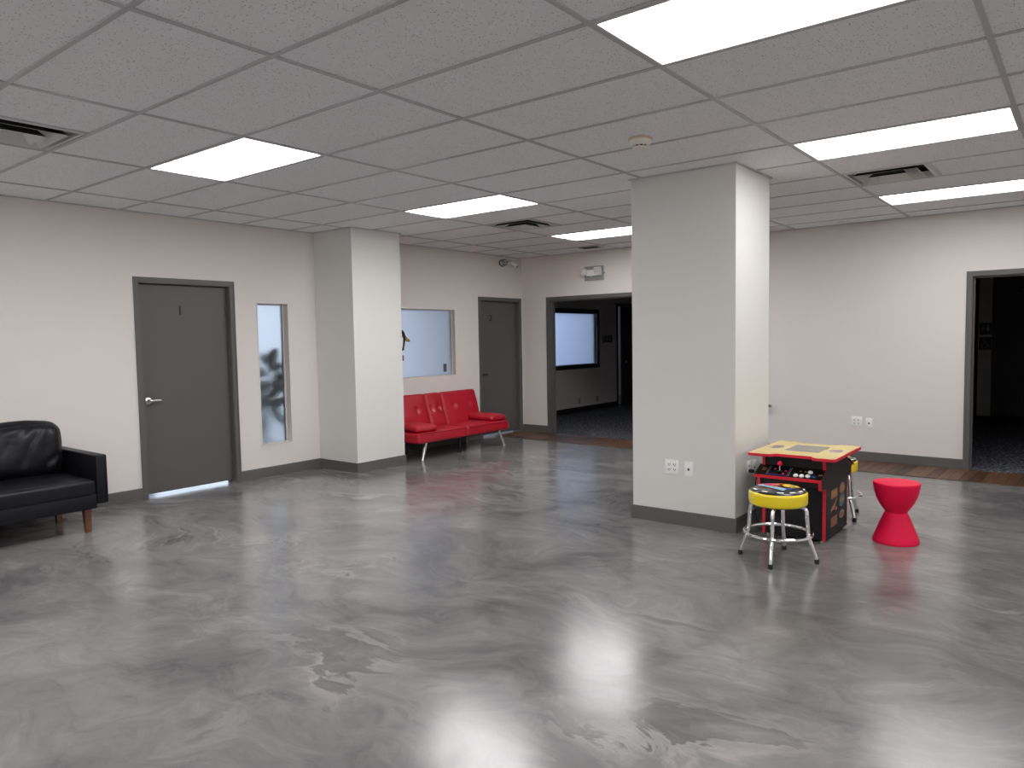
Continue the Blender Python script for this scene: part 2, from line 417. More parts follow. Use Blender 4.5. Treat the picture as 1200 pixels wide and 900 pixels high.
W_holes_left = [(0.748, 1.675, 0.0, 2.055), (1.997, 2.372, 0.345, 1.888), (3.62, 5.105, 0.962, 1.876), (5.665, 6.58, 0.0, 2.03)]
struct('wall_left', wall_panel(YB, 6.75, 0, H + .09, 0.14, W_holes_left), M_wall, 'light grey wall with doors 1 and 2 and frosted windows', 'wall', **LW)
struct('wall_end', wall_panel(-4.25, XR, 0, H + .09, 0.14, [(DWL[0], DWL[1], 0, DWL[2]), (DWR[0], DWR[1], 0, DWR[2])]), M_wall, 'light grey end wall with two open dark doorways', 'wall', **EW)
struct('wall_right', bx(XR, XR + .12, YB - .12, 6.45, 0, H + .09), M_wall, 'light grey wall at the right, outside the photo', 'wall')
struct('wall_back', bx(XW - .14, XR, YB - .12, YB, 0, H + .09), M_wall, 'light grey wall behind the camera', 'wall')
struct('column', bx(CX0, CX1, CY0, CY1, 0, H + .004), M_wall2, 'freestanding square grey column beside the arcade table', 'column')
struct('pilaster', bx(XW, PX, PY0, PY1, 0, H + .004), M_wall2, 'square wall pilaster between the tall window and red futon', 'pilaster')

# baseboards
BH, BT = 0.11, 0.012
def base_profile(bm, x0, x1):
    prism(bm, [(0, 0), (-BT, 0), (-BT, BH - .006), (-BT + .006, BH), (0, BH)], 'x', x0, x1)
def base(name, segs, frame, label):
    bm = BM()
    for a, b in segs: base_profile(bm, a, b)
    struct(name, bm, M_trim, label, 'baseboard', **frame)
base('baseboard_left', [(YB, 0.698), (1.725, PY0 - BT), (PY1 + BT, 5.615), (6.632, yw(XW) - .002)], LW, 'dark grey baseboard along the left wall')
base('baseboard_end', [(-4.23, DWL[0] - .05), (DWL[1] + .05, DWR[0] - .05), (DWR[1] + .05, XR)], EW, 'dark grey baseboard along the end wall')
def wrap_base(name, x0, x1, y0, y1, label, sides='fblr'):
    bm = BM()
    if 'f' in sides: box(bm, x0 - BT, x1 + BT, y0 - BT, y0, 0, BH)
    if 'b' in sides: box(bm, x0 - BT, x1 + BT, y1, y1 + BT, 0, BH)
    if 'l' in sides: box(bm, x0 - BT, x0, y0, y1, 0, BH)
    if 'r' in sides: box(bm, x1, x1 + BT, y0, y1, 0, BH)
    struct(name, bm, M_trim, label, 'baseboard')
wrap_base('baseboard_column', CX0, CX1, CY0, CY1, 'dark grey baseboard round the foot of the column')
bm = BM(); box(bm, XW, PX + BT, PY0 - BT, PY0, 0, BH); box(bm, XW, PX + BT, PY1, PY1 + BT, 0, BH); box(bm, PX, PX + BT, PY0, PY1, 0, BH)
struct('baseboard_pilaster', bm, M_trim, 'dark grey baseboard round the foot of the pilaster', 'baseboard')

# ------------------------------------------------------------------ ceiling: tiles in a metal grid
ceil_ = struct('ceiling', bx(XW - .1, XR + .1, YB - .1, 6.9, H + .09, H + .15), M_dark, 'suspended ceiling of speckled tiles in a metal grid', 'ceiling')
LIGHTS = [(i, j) for i in (0, 4, 8, -4, -8) for j in (-2, 1, 4)]
VENTS = [(6, 1), (-2, -2), (6, -2)]
tile_cache = {}
GW = 0.012                                   # half width of the grid bars
for j in range(-4, 5):
    for i in range(-8, 11):
        if (i, j) in LIGHTS: continue
        x0, x1 = max(TX * j, XW + .006), min(TX * (j + 1), XR)
        if (i, j) in VENTS: x0 = TX * j + TX / 2
        y0, y1 = TY * i, TY * (i + 1)
        ya, yb = min(y1, yw(x0) - .006), min(y1, yw(x1) - .006)
        key = (round(x1 - x0, 3), round(ya - y0, 3), round(yb - y0, 3))
        e = 0.003
        if key not in tile_cache:
            bm = BM()
            prism(bm, [(e, e), (x1 - x0 - e, e), (x1 - x0 - e, yb - y0 - e), (e, ya - y0 - e)], 'z', H + .006, H + .022)
            o = obj('ceiling_tile', bm, M_tile, ceil_, smooth=False); tile_cache[key] = o.data
        else:
            o = bpy.data.objects.new('ceiling_tile', tile_cache[key]); COL.objects.link(o); o.parent = ceil_
        o.location = (x0, y0, random.uniform(0, .0015))
for j in range(-3, 5):
    x = TX * j
    obj('grid_runner', bx(x - GW, x + GW, YB, yw(x) - .001, H, H + .006), M_grid, ceil_, smooth=False)
for i in range(-7, 11):
    bm = BM()
    for j in range(-4, 5):
        x0, x1 = max(TX * j, XW), min(TX * (j + 1), XR)
        box(bm, x0 + GW, x1 - GW, TY * i - GW, TY * i + GW, H + .0008, H + .006)
    obj('grid_cross_bar', bm, M_grid, ceil_, smooth=False)
for i, j in VENTS:
    x = TX * j + TX / 2
    obj('grid_cross_bar', bx(x - GW, x + GW, TY * i + GW, TY * (i + 1) - GW, H + .0008, H + .006), M_grid, ceil_, smooth=False)
bm = BM(); box(bm, XW, XW + .022, YB, 6.66, H - .002, H + .006)
obj('wall_angle', bm, M_grid, ceil_, smooth=False)
bm = BM(); prism(bm, [tuple(ew(-4.23, -.022)[:2]), tuple(ew(XR - .01, -.022)[:2]), tuple(ew(XR - .01, 0)[:2]), tuple(ew(-4.23, 0)[:2])], 'z', H - .002, H + .006)
obj('wall_angle', bm, M_grid, ceil_, smooth=False)
for (x0, x1, y0, y1) in ((CX0, CX1, CY0, CY1), (XW, PX, PY0, PY1)):
    bm = BM()
    for a in ((x0 - .018, x1 + .018, y0 - .018, y0), (x0 - .018, x1 + .018, y1, y1 + .018), (x1, x1 + .018, y0, y1), (x0 - .018, x0, y0, y1)):
        if a[0] < XW: a = (XW + .001, *a[1:])
        if a[1] - a[0] > .002: box(bm, *a, H - .002, H + .006)
    obj('wall_angle', bm, M_grid, ceil_, smooth=False)

# ceiling lamps (the light of the room)
LL = {(0, 1): 'bright ceiling light panel nearest the camera, cut by the top of the photo',
      (4, 1): 'long ceiling light panel above and right of the smoke detector',
      (8, 1): 'ceiling light panel close to the end wall beyond the square air vent at right',
      (0, -2): 'ceiling light panel near the left wall above door 1',
      (4, -2): 'ceiling light panel over the area before the red futon and pilaster',
      (8, -2): 'farthest ceiling light panel, partly hidden behind the column'}
first = None; soft_mesh = None
for (i, j) in LIGHTS:
    lab = LL.get((i, j), 'flat ceiling light panel outside the photo')
    x0, y0 = TX * j, TY * i
    if first is None:
        first = thing('ceiling_light', lab, 'ceiling light', (x0, y0, H), group='flat ceiling light panels')
        bm = BM(); e = GW
        box(bm, e, TX - e, e, e + .012, 0.0, .03); box(bm, e, TX - e, TY - e - .012, TY - e, 0.0, .03)
        box(bm, e, e + .012, e + .012, TY - e - .012, 0.0, .03); box(bm, TX - e - .012, TX - e, e + .012, TY - e - .012, 0.0, .03)
        box(bm, e, TX - e, e, TY - e, .03, .07)
        obj('lamp_frame', bm, M_white_metal, first, smooth=False)
        obj('diffuser', bx(e + .012, TX - e - .012, e + .012, TY - e - .012, .010, .016), M_lamp, first, smooth=False)
    else:
        r = dup(first, (x0, y0, H), label=lab)
        if j > 0:                               # the right-hand rows are dimmer panels
            for ch in r.children:
                if ch.name.startswith('diffuser'):
                    if soft_mesh is None: soft_mesh = ch.data.copy(); soft_mesh.materials[0] = M_lamp_soft
                    ch.data = soft_mesh

# air vents: nested square vanes round a centre panel
def vent(loc, label):
    t = thing('ceiling_vent', label, 'air vent', loc, group='square ceiling air vents')
    hs = 0.290
    def ring(bm, a, za, b, zb, th=.002):
        A = [bm.verts.new((sx_ * a, sy_ * a, za)) for sx_, sy_ in ((-1, -1), (1, -1), (1, 1), (-1, 1))]
        Bv = [bm.verts.new((sx_ * b, sy_ * b, zb)) for sx_, sy_ in ((-1, -1), (1, -1), (1, 1), (-1, 1))]
        A2 = [bm.verts.new((p.co.x, p.co.y, p.co.z + th)) for p in A]; B2 = [bm.verts.new((p.co.x, p.co.y, p.co.z + th)) for p in Bv]
        for k in range(4):
            l = (k + 1) % 4
            bm.faces.new((A[k], A[l], Bv[l], Bv[k])); bm.faces.new((A2[k], B2[k], B2[l], A2[l])).material_index = 1  # upper faces coloured dark to paint in the shade behind the vanes
            bm.faces.new((A[k], A2[k], A2[l], A[l])); bm.faces.new((Bv[k], Bv[l], B2[l], B2[k]))
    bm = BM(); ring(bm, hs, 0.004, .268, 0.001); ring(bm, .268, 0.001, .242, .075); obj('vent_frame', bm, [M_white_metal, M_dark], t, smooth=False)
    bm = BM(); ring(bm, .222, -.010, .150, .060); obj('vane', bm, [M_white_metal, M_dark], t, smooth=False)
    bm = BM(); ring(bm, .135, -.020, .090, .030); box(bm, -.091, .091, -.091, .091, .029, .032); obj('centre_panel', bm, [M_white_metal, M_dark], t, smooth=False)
    bm = BM(); box(bm, -.24, .24, -.24, .24, .075, .085)
    for a in ((-.245, -.24, -.24, .24), (.24, .245, -.24, .24), (-.24, .24, -.245, -.24), (-.24, .24, .24, .245)): box(bm, *a, .045, .08)
    obj('duct_box', bm, M_dark, t, smooth=False)
    return t
for (i, j), lab in zip(VENTS, ('square air vent between the two ceiling lights at right', 'square air vent at the left edge of the photo', 'square air vent before the farthest ceiling light')):
    vent((TX * j + TX / 4, TY * i + TY / 2, H), lab)
t = thing('ceiling_grille', 'small oblong air grille close to the end wall above the open doorway', 'air vent', (-2.655, 6.19, H))
bm = BM()
for a in ((-.16, .16, -.085, -.07), (-.16, .16, .07, .085), (-.16, -.145, -.07, .07), (.145, .16, -.07, .07)): box(bm, *a, -.004 if a[2] == -.085 else -.014, .0)
obj('grille_frame', bm, M_white_metal, t, smooth=False)
obj('backing', bx(-.145, .145, -.07, .07, -.002, -.0), M_dark, t, smooth=False)
for k in range(5):
    y = -.056 + .028 * k
    bm = BM(); prism(bm, [(y - .009, -.010), (y - .007, -.011), (y + .006, -.003), (y + .004, -.002)], 'x', -.145, .145)
    obj('slat', bm, mat('grille_grey', (.10, .10, .10), .5), t, smooth=False)

# smoke detector
t = thing('smoke_detector', 'round cream smoke detector on the ceiling before the column', 'smoke detector', (0.55, 1.66, H))
obj('mounting_ring', lathe(BM(), [(0, .004), (.074, .004), (.075, -.008), (.0, -.008)], 36), M_tan_plastic, t)
obj('housing', lathe(BM(), [(0, -.008), (.070, -.008), (.069, -.020), (.060, -.034), (.052, -.038), (.0, -.038)], 36), M_cream_plastic, t)
obj('sensor_cap', lathe(BM(), [(0, -.046), (.044, -.046), (.048, -.050), (.040, -.058), (.0, -.060)], 36), M_cream_plastic, t)
obj('vent_gap', lathe(BM(), [(0, -.038), (.043, -.038), (.043, -.046), (.0, -.046)], 36), M_slot, t)
for k in range(10):
    a = 2 * PI * k / 10
    o = obj('rib', bx(.040, .049, -.004, .004, -.047, -.037), M_cream_plastic, t, smooth=False); o.rotation_euler = (0, 0, a)

# ------------------------------------------------------------------ doors 1 and 2
def door_frame(bm, a, b, h, depth, face=.05, proud=.012, stop=True):
    """opening a..b wide, h high"""
    d0 = -proud
    for (x0, x1) in ((a - face, a), (b, b + face)): box(bm, x0, x1, d0, 0, 0, h + face)
    box(bm, a, b, d0, 0, h, h + face)
    box(bm, a - .004, a + .006, -.002, depth, 0, h + .004); box(bm, b - .006, b + .004, -.002, depth, 0, h + .004); box(bm, a + .006, b - .006, -.002, depth, h - .006, h + .004)
    # raised outer bead
    for (x0, x1) in ((a - face, a - face + .012), (b + face - .012, b + face)): box(bm, x0, x1, d0 - .005, d0, 0, h + face)
    box(bm, a - face + .012, b + face - .012, d0 - .005, d0, h + face - .012, h + face)
    if stop:
        for (x0, x1) in ((a + .006, a + .020), (b - .020, b - .006)): box(bm, x0, x1, .052 + .046, depth - .004, 0, h - .006)
        box(bm, a + .020, b - .020, .098, depth - .004, h - .020, h - .006)
def door(name, label, a, b, h, numeral, nu, nz, lever_mat, lu, lz, lever_len, style):
    t = thing(name, label, 'door', LW['loc'], LW['rz'], kind='structure')
    bm = BM(); door_frame(bm, a, b, h, .14); obj('door_frame', bm, M_trim, t, smooth=False)
    obj('door_leaf', bx(a + .009, b - .009, .052, .096, .028, h - .010, bevel=.002), M_leaf_door, t, smooth=False)
    text_mesh(numeral, .128, .0012, 'numeral', M_blacksoft, t, (nu, .0505, nz), (PI / 2, 0, 0))
    bm = BM()
    for z in (.25, 1.05, 1.80): tube(bm, [(b - .010, .047, z - .05), (b - .010, .047, z + .05)], .006, 8)
    obj('hinge', bm, M_trim, t)
    if style == 'round':
        bm = BM(); lathe(bm, [(0, 0), (.034, 0), (.036, .006), (.030, .012), (.016, .016), (.014, .050), (0, .052)], 28)
        o = obj('handle_rose', bm, lever_mat, t, loc=(lu, .052, lz), rot=(PI / 2, 0, 0))
        bm = BM(); tube(bm, [(0, -.045, 0), (.02, -.052, .001), (.06, -.054, .002), (.105, -.050, -.002)], [.011, .012, .010, .007], 12)
        o2 = obj('door_handle', bm, lever_mat, t, loc=(lu, .052, lz))
        obj('keyhole', lathe(BM(), [(0, 0), (.009, 0), (.009, .004), (0, .004)], 16), M_slot, t, loc=(lu, .001, lz), rot=(PI / 2, 0, 0))
    else:
        obj('door_handle', bx(lu - .012, lu + lever_len, -.004, .016, lz + .002, lz + .022, bevel=.003), lever_mat, t)
        tube_ = tube(BM(), [(lu, .053, lz + .012), (lu, .010, lz + .012)], .012, 12); obj('handle_neck', tube_, lever_mat, t)
        obj('lock_cylinder', lathe(BM(), [(0, 0), (.017, 0), (.015, .012), (0, .013)], 20), M_satin, t, loc=(lu + .012, .052, lz - .045), rot=(PI / 2, 0, 0))
    return t
door('door_1', 'grey door marked 1 with silver lever, beside the black sofa', .748, 1.675, 2.055, '1', 1.168, 1.797, M_satin, .815, .930, .1, 'round')
door('door_2', 'grey door marked 2 with black lever, behind the red futon', 5.665, 6.58, 2.03, '2', 5.955, 1.770, M_blacksoft, 5.705, .925, .11, 'flat')

# doorway trims
bm = BM(); door_frame(bm, DWL[0], DWL[1], DWL[2], .14, stop=False)
box(bm, DWL[0] + .006, DWL[0] + .020, .05, .09, 0, DWL[2] - .006); box(bm, DWL[1] - .020, DWL[1] - .006, .05, .09, 0, DWL[2] - .006); box(bm, DWL[0] + .02, DWL[1] - .02, .05, .09, DWL[2] - .02, DWL[2] - .006)
struct('trim_1', bm, M_trim, 'dark grey frame of the open doorway left of the column', 'door frame', **EW)
bm = BM(); door_frame(bm, DWR[0], DWR[1], DWR[2], .14, stop=False)
box(bm, DWR[0] + .006, DWR[0] + .020, .05, .09, 0, DWR[2] - .006); box(bm, DWR[1] - .020, DWR[1] - .006, .05, .09, 0, DWR[2] - .006); box(bm, DWR[0] + .02, DWR[1] - .02, .05, .09, DWR[2] - .02, DWR[2] - .006)
struct('trim_2', bm, M_trim, 'dark grey frame of the unlit doorway at the right edge', 'door frame', **EW)

# ------------------------------------------------------------------ windows
def window(name, label, a, b, z0, z1, rec, glass, frame_mat, frame, ret=True, lip=.014, casing=0.0, casing_mat=None):
    t = thing(name, label, 'window', frame['loc'], frame['rz'], kind='structure')
    bm = BM()
    fw = .012
    box(bm, a, a + fw, rec - .012, rec + .03, z0, z1); box(bm, b - fw, b, rec - .012, rec + .03, z0, z1)
    box(bm, a + fw, b - fw, rec - .012, rec + .03, z1 - fw, z1); box(bm, a + fw, b - fw, rec - .012, rec + .03, z0, z0 + fw)
    obj('window_frame', bm, frame_mat, t, smooth=False)
    bm = BM()
    c = casing if casing else lip; pr = -.012 if casing else -.004
    cm = casing_mat or M_wall
    box(bm, a - c, a, pr, .0, z0 - c, z1 + c); box(bm, b, b + c, pr, .0, z0 - c, z1 + c); box(bm, a, b, pr, .0, z1, z1 + c); box(bm, a, b, pr, .0, z0 - c, z0)
    obj('casing', bm, cm, t, smooth=False)
    if not casing: obj('window_sill', bx(a - c, b + c, -.010, rec - .012, z0, z0 + .010), M_wall, t, smooth=False)
    obj('pane', bx(a + fw, b - fw, rec, rec + .006, z0 + fw, z1 - fw), glass, t, smooth=False)
    return t
window('window_1', 'tall narrow frosted window with plant shadows, right of door 1', 1.997, 2.372, .345, 1.888, .095, M_frost, M_wall, LW)
window('window_2', 'wide frosted blue window above the red futon', 3.62, 5.105, .962, 1.876, .065, M_frost_dim, M_wall, LW)

# decorations on window 2
t = thing('glass_sticker', 'small dark grey square sticker low on the frosted window above the futon', 'sticker', (XW, 0, 0), PI / 2)
obj('sticker_sheet', bx(4.925, 4.990, .0630, .0645, 1.015, 1.125), mat('sticker_grey', (0.085, 0.085, 0.085), .5), t, smooth=False)
obj('sticker_print', bx(4.937, 4.978, .0622, .0630, 1.030, 1.110), mat('sticker_grey_light', (0.12, 0.12, 0.118), .5), t, smooth=False)
t = thing('window_ornament', 'black and yellow hanging ornament at the pilaster edge on the blue window', 'ornament', (XW, .058, 0), PI / 2)
bm = BM(); tube(bm, [(3.98, .045, 1.60), (4.05, .045, 1.605), (4.095, .045, 1.57), (4.115, .045, 1.52), (4.118, .045, 1.47), (4.105, .045, 1.40), (4.088, .045, 1.345), (4.075, .045, 1.33)], [.012, .016, .018, .020, .016, .013, .012, .010], 10)
obj('body_band', bm, M_blacksoft, t)
bm = BM(); prism(bm, [(4.115, 1.545), (4.175, 1.490), (4.222, 1.462), (4.205, 1.440), (4.160, 1.447), (4.110, 1.50)], 'y', .040, .052)
obj('yellow_wedge', bm, mat('mustard', (.40, .27, .02), .4), t, smooth=False)
M_dkred = mat('dark_red_enamel', (.20, .03, .03), .4)
obj('red_patch', bx(3.98, 4.082, .042, .050, 1.50, 1.535), M_dkred, t, smooth=False)
obj('white_body', bx(3.98, 4.098, .044, .050, 1.36, 1.50), P_white, t, smooth=False)
obj('tail_strip', bx(4.03, 4.100, .044, .050, 1.195, 1.27), M_dkred, t, smooth=False)
tube(bm := BM(), [(4.08, .045, 1.34), (4.108, .045, 1.345)], .008, 8); obj('foot', bm, M_blacksoft, t)
obj('hanger', tube(BM(), [(4.02, .047, 1.60), (4.02, .047, 1.874)], .0015, 6), M_satin, t)

# ------------------------------------------------------------------ office behind the left wall (daylight)
OX = -7.6
struct('wall_office_side', bx(OX, XW - .14, -2.1, -2.0, 0, H + .09), M_office, 'office side wall behind the left wall, out of sight', 'wall')
struct('wall_office_end', bx(OX, XW - .14, yw(-5.5) + .0, yw(-5.5) + .12, 0, H + .09), M_office, 'office end wall behind door 2, out of sight', 'wall')
struct('ceiling_office', bx(OX, XW - .14, -2.0, 6.70, H, H + .09), M_office, 'plain white office ceiling behind the left wall', 'ceiling')
tw = thing('window_4', 'glazed outer wall of the office behind the frosted windows', 'window', (OX, 0, 0), PI / 2, kind='structure')
for y in (-1.97, .2, 2.35, 4.5, 6.62):
    obj('mullion', bx(y - .03, y + .03, -.04, .04, 0, H), M_alu, tw, smooth=False)
for k, y in enumerate((-1.97, .2, 2.35, 4.5)):
    y1 = (.2, 2.35, 4.5, 6.62)[k]
    obj('rail', bx(y + .03, y1 - .03, -.03, .03, 0, .08), M_alu, tw, smooth=False)
struct('ground', bx(-40, XR + 10, -25, 35, -.30, -.08), M_ground, 'pale paving outside the building, out of sight', 'ground')

# plant just behind the tall frosted window
pl = thing('potted_plant', 'dark leafy plant blurred behind the tall frosted window', 'plant', (XW - .46, 2.245, 0))
obj('pot', lathe(BM(), [(0, 0), (.12, 0), (.15, .30), (.16, .32), (.14, .32), (.13, .27), (0, .27)], 24), M_pot, pl)
stems = []
def leaf(p, d, ln, wd):
    bm = BM(); d = Vector(d).normalized(); s = d.cross(Vector((1, 0, 0.15))).normalized(); nrm = d.cross(s)
    prof = [(0, .05), (.15, .55), (.35, .95), (.55, 1.0), (.75, .75), (.92, .3), (1, .02)]
    rows = []
    for t_, w_ in prof:
        c = Vector(p) + d * ln * t_ + Vector((0, 0, -.25 * ln * t_ * t_))
        rows.append([bm.verts.new(c - s * wd * w_ + nrm * .012 * w_), bm.verts.new(c), bm.verts.new(c + s * wd * w_ + nrm * .012 * w_)])
    for A, Bq in zip(rows, rows[1:]):
        for k in range(2): bm.faces.new((A[k], A[k + 1], Bq[k + 1], Bq[k]))
    r = bmesh.ops.extrude_face_region(bm, geom=bm.faces[:])
    for q in r['geom']:
        if isinstance(q, bmesh.types.BMVert): q.co += nrm * .003
    return obj('leaf', bm, M_leaf, pl)
LEAVES = [((.24, .05, .74), (.1, .5, .5), .24, .055), ((.22, -.06, .70), (.1, -.3, -.8), .22, .045), ((.24, .04, 1.08), (.1, .9, .2), .22, .06),
          ((.24, .00, 1.16), (.1, .25, .9), .36, .075), ((.24, -.02, 1.12), (.1, -.9, .35), .26, .07), ((.22, .02, 1.15), (.05, .9, .6), .25, .06),
          ((.22, .0, 1.02), (.1, .8, -.1), .26, .07), ((.24, .0, 1.0), (.1, -.9, .05), .25, .075), ((.2, .02, .92), (.1, .3, -.75), .30, .06),
          ((.22, -.02, .9), (.1, -.6, -.5), .27, .06), ((.24, .0, .86), (.05, .6, .6), .22, .06), ((.16, -.02, .80), (.05, -.5, .7), .24, .05),
          ((.2, .03, .76), (.1, .5, -.5), .26, .055), ((.2, .0, 1.22), (.1, -.4, .9), .22, .05), ((.12, -.05, .62), (.1, -.4, -.6), .25, .045)]
for a in LEAVES: leaf(*a)
bm = BM()
for a in LEAVES:
    p = Vector(a[0]); tube(bm, [(0, 0, .25), (p.x * .4, p.y * .5, p.z * .6), tuple(p)], [.009, .007, .004], 6)
obj('stem', bm, M_leaf, pl)

# ------------------------------------------------------------------ rooms beyond the end wall
RX = -5.0
RW = dict(loc=(RX, 0, 0), rz=PI / 2)
struct('wall_hall_left', wall_panel(yw(RX) + .14, 13.5, 0, H + .09, .14, [(8.05, 10.13, .925, 1.93), (10.95, 11.85, 0, 2.10)]), M_wall, 'unlit grey wall with black framed window seen through the doorway', 'wall', **RW)
base_segs = [(yw(RX) + .15, 10.90), (11.90, 13.5)]
bm = BM()
for a, b in base_segs: base_profile(bm, a, b)
struct('baseboard_hall', bm, M_black_trim, 'black baseboard in the unlit room beyond the doorway', 'baseboard', **RW)
window('window_3', 'glowing frosted window with black frame in the unlit room', 8.05, 10.13, .925, 1.93, .05, M_frost_dusk, M_black_trim, RW, casing=.075, casing_mat=M_black_trim)
t = thing('door_3', 'black door standing ajar at the far side of the unlit room', 'door', RW['loc'], RW['rz'], kind='structure')
bm = BM(); door_frame(bm, 10.95, 11.85, 2.10, .14, stop=False); obj('door_frame', bm, M_black_trim, t, smooth=False)
dl = obj('door_leaf', bx(-.86, 0, 0, .045, .012, 2.085), M_navy_and_unlit, t, smooth=False, loc=(11.84, .06, 0), rot=(0, 0, math.radians(10)))
obj('door_knob', lathe(BM(), [(0, 0), (.022, .004), (.014, .02), (.026, .04), (.028, .055), (0, .064)], 20), M_satin, dl, loc=(-.80, 0, .93), rot=(PI / 2, 0, 0))
struct('wall_store_back', bx(-7.4, -7.3, 10.2, 13.4, 0, H), M_office, 'grey wall in the small room behind the ajar door', 'wall')
struct('wall_store_near', bx(-7.3, RX - .14, 10.2, 10.3, 0, H), M_office, 'side wall of the small room behind the ajar door', 'wall')
struct('wall_store_far', wall_panel(-7.3, RX - .14, 0, H, .1, [(-5.85, -5.2, 0.3, 2.3)]), M_office, 'far wall of the small room behind the ajar door', 'wall', loc=(0, 13.3, 0))  # unseen opening added to let sky light into this room
struct('ceiling_store', bx(-7.4, RX - .14, 10.2, 13.4, H, H + .08), M_office, 'ceiling of the small room behind the ajar door', 'ceiling')
struct('floor_store', bx(-7.4, RX - .0, 9.9, 13.4, -.05, .003), M_wood, 'brown floor of the small room behind the ajar door', 'floor')
struct('wall_hall_far', bx(-5.14, 1.0, 13.5, 13.6, 0, H + .09), M_wall, 'far wall of the unlit room, out of sight', 'wall')
struct('wall_hall_divider', bx(.15, .27, yw(.2) + .16, 13.5, 0, H + .09), M_navy_and_unlit, 'dark wall between the two unlit rooms', 'wall')  # dark colour stands in for the unlit corridor, here and below
struct('wall_hall_right', bx(4.05, 4.15, yw(4.1) + .16, 13.6, 0, H + .09), M_navy_and_unlit, 'dark right wall of the corridor, out of sight', 'wall')
struct('ceiling_hall', bx(-5.14, 4.15, yw(0) + .30, 13.6, H - .02, H + .07), M_navy_and_unlit, 'dark ceiling of the unlit rooms beyond the end wall', 'ceiling')
# corridor end with the restroom signs
YF = 12.28
struct('wall_corridor_pier', bx(1.275, 1.468, YF, YF + .3, 0, H - .02), M_wall, 'narrow grey wall pier carrying the restroom signs in the dark corridor', 'wall')
struct('wall_corridor_end', bx(.27, 4.05, YF + 1.2, YF + 1.3, 0, H), M_navy_and_unlit, 'dark wall at the end of the corridor', 'wall')
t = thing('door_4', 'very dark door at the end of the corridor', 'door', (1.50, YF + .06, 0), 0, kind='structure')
obj('door_leaf', bx(0.02, .94, .02, .065, .01, 2.08), M_navy_and_unlit, t, smooth=False)
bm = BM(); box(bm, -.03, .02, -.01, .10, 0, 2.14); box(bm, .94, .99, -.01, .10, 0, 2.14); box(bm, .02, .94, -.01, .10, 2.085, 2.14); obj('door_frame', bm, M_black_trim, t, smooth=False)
struct('wall_corridor_infill', bx(2.50, 4.05, YF, YF + .12, 0, H - .02), M_navy_and_unlit, 'dark wall beside the corridor end door', 'wall')
struct('wall_corridor_lintel', bx(1.47, 2.50, YF, YF + .12, 2.145, H - .02), M_navy_and_unlit, 'dark wall above the corridor end door', 'wall')

def disc(bm, cx, cz, r, y0, y1, n=16):
    prism(bm, [(cx + r * math.cos(2 * PI * k / n), cz + r * math.sin(2 * PI * k / n)) for k in range(n)], 'y', y0, y1)
SX = 1.378
t = thing('restroom_sign', 'dark restroom sign with man and woman figures in the corridor', 'sign', (SX, YF, 1.49))
obj('sign_plate', bx(-.088, .088, -.008, 0, -.105, .105), M_sign, t, smooth=False)
bm = BM()
for s in (-1, 1):
    cx = s * .036
    disc(bm, cx, .058, .013, -.011, -.008)
    if s < 0: prism(bm, [(cx - .020, .040), (cx + .020, .040), (cx + .020, -.005), (cx + .010, -.005), (cx + .009, -.060), (cx - .009, -.060), (cx - .010, -.005), (cx - .020, -.005)], 'y', -.011, -.008)
    else: prism(bm, [(cx - .010, .040), (cx + .010, .040), (cx + .026, -.020), (cx + .009, -.020), (cx + .008, -.060), (cx - .008, -.060), (cx - .009, -.020), (cx - .026, -.020)], 'y', -.011, -.008)
obj('pictogram', bm, M_signlight, t, smooth=False)
obj('braille_strip', bx(-.088, .088, -.010, -.008, -.105, -.095), M_signlight, t, smooth=False)
obj('top_strip', bx(-.088, .088, -.010, -.008, .097, .105), M_signlight, t, smooth=False)
t = thing('wheelchair_sign', 'dark wheelchair symbol sign below the restroom sign in the corridor', 'sign', (SX, YF, 1.235))
obj('sign_plate', bx(-.088, .088, -.008, 0, -.105, .125), M_sign, t, smooth=False)
bm = BM()
disc(bm, -.012, .070, .012, -.011, -.008)
tube(bm, [(-.012, -.0095, .052), (-.008, -.0095, .005), (.030, -.0095, .003), (.046, -.0095, -.045), (.060, -.0095, -.042)], .006, 6)
tube(bm, [(-.012 + .040 * math.cos(a) , -.0095, -.020 + .040 * math.sin(a)) for a in [math.radians(120 + 21 * k) for k in range(12)]], .005, 6)
obj('pictogram', bm, M_signlight, t)
obj('braille_strip', bx(-.088, .088, -.010, -.008, -.105, -.093), M_signlight, t, smooth=False)
obj('top_strip', bx(-.088, .088, -.010, -.008, .115, .125), M_signlight, t, smooth=False)

# ------------------------------------------------------------------ wall plates
def receptacle(t, cx, cz):
    o = obj('receptacle', bx(cx - .017, cx + .017, -.008, -.005, cz - .0145, cz + .0145, bevel=.004), M_white_plastic, t)
    bm = BM(); box(bm, cx - .010, cx - .0055, -.0088, -.008, cz - .004, cz + .009); box(bm, cx + .0055, cx + .010, -.0088, -.008, cz - .003, cz + .008)
    box(bm, cx - .0035, cx + .0035, -.0088, -.008, cz - .012, cz - .006)
    obj('slots', bm, M_slot, o, smooth=False)
def outlet(label, loc, rz, gangs, group='electrical outlets'):
    t = thing('wall_outlet', label, 'outlet', loc, rz, group)
    wd = .070 if gangs == 1 else .117
    obj('cover_plate', bx(-wd / 2, wd / 2, -.006, 0, -.057, .057, bevel=.002), M_white_plastic, t)
    for g_ in range(gangs):
        cx = 0 if gangs == 1 else (-.023, .023)[g_]
        for cz in (-.0195, .0195): receptacle(t, cx, cz)
    return t
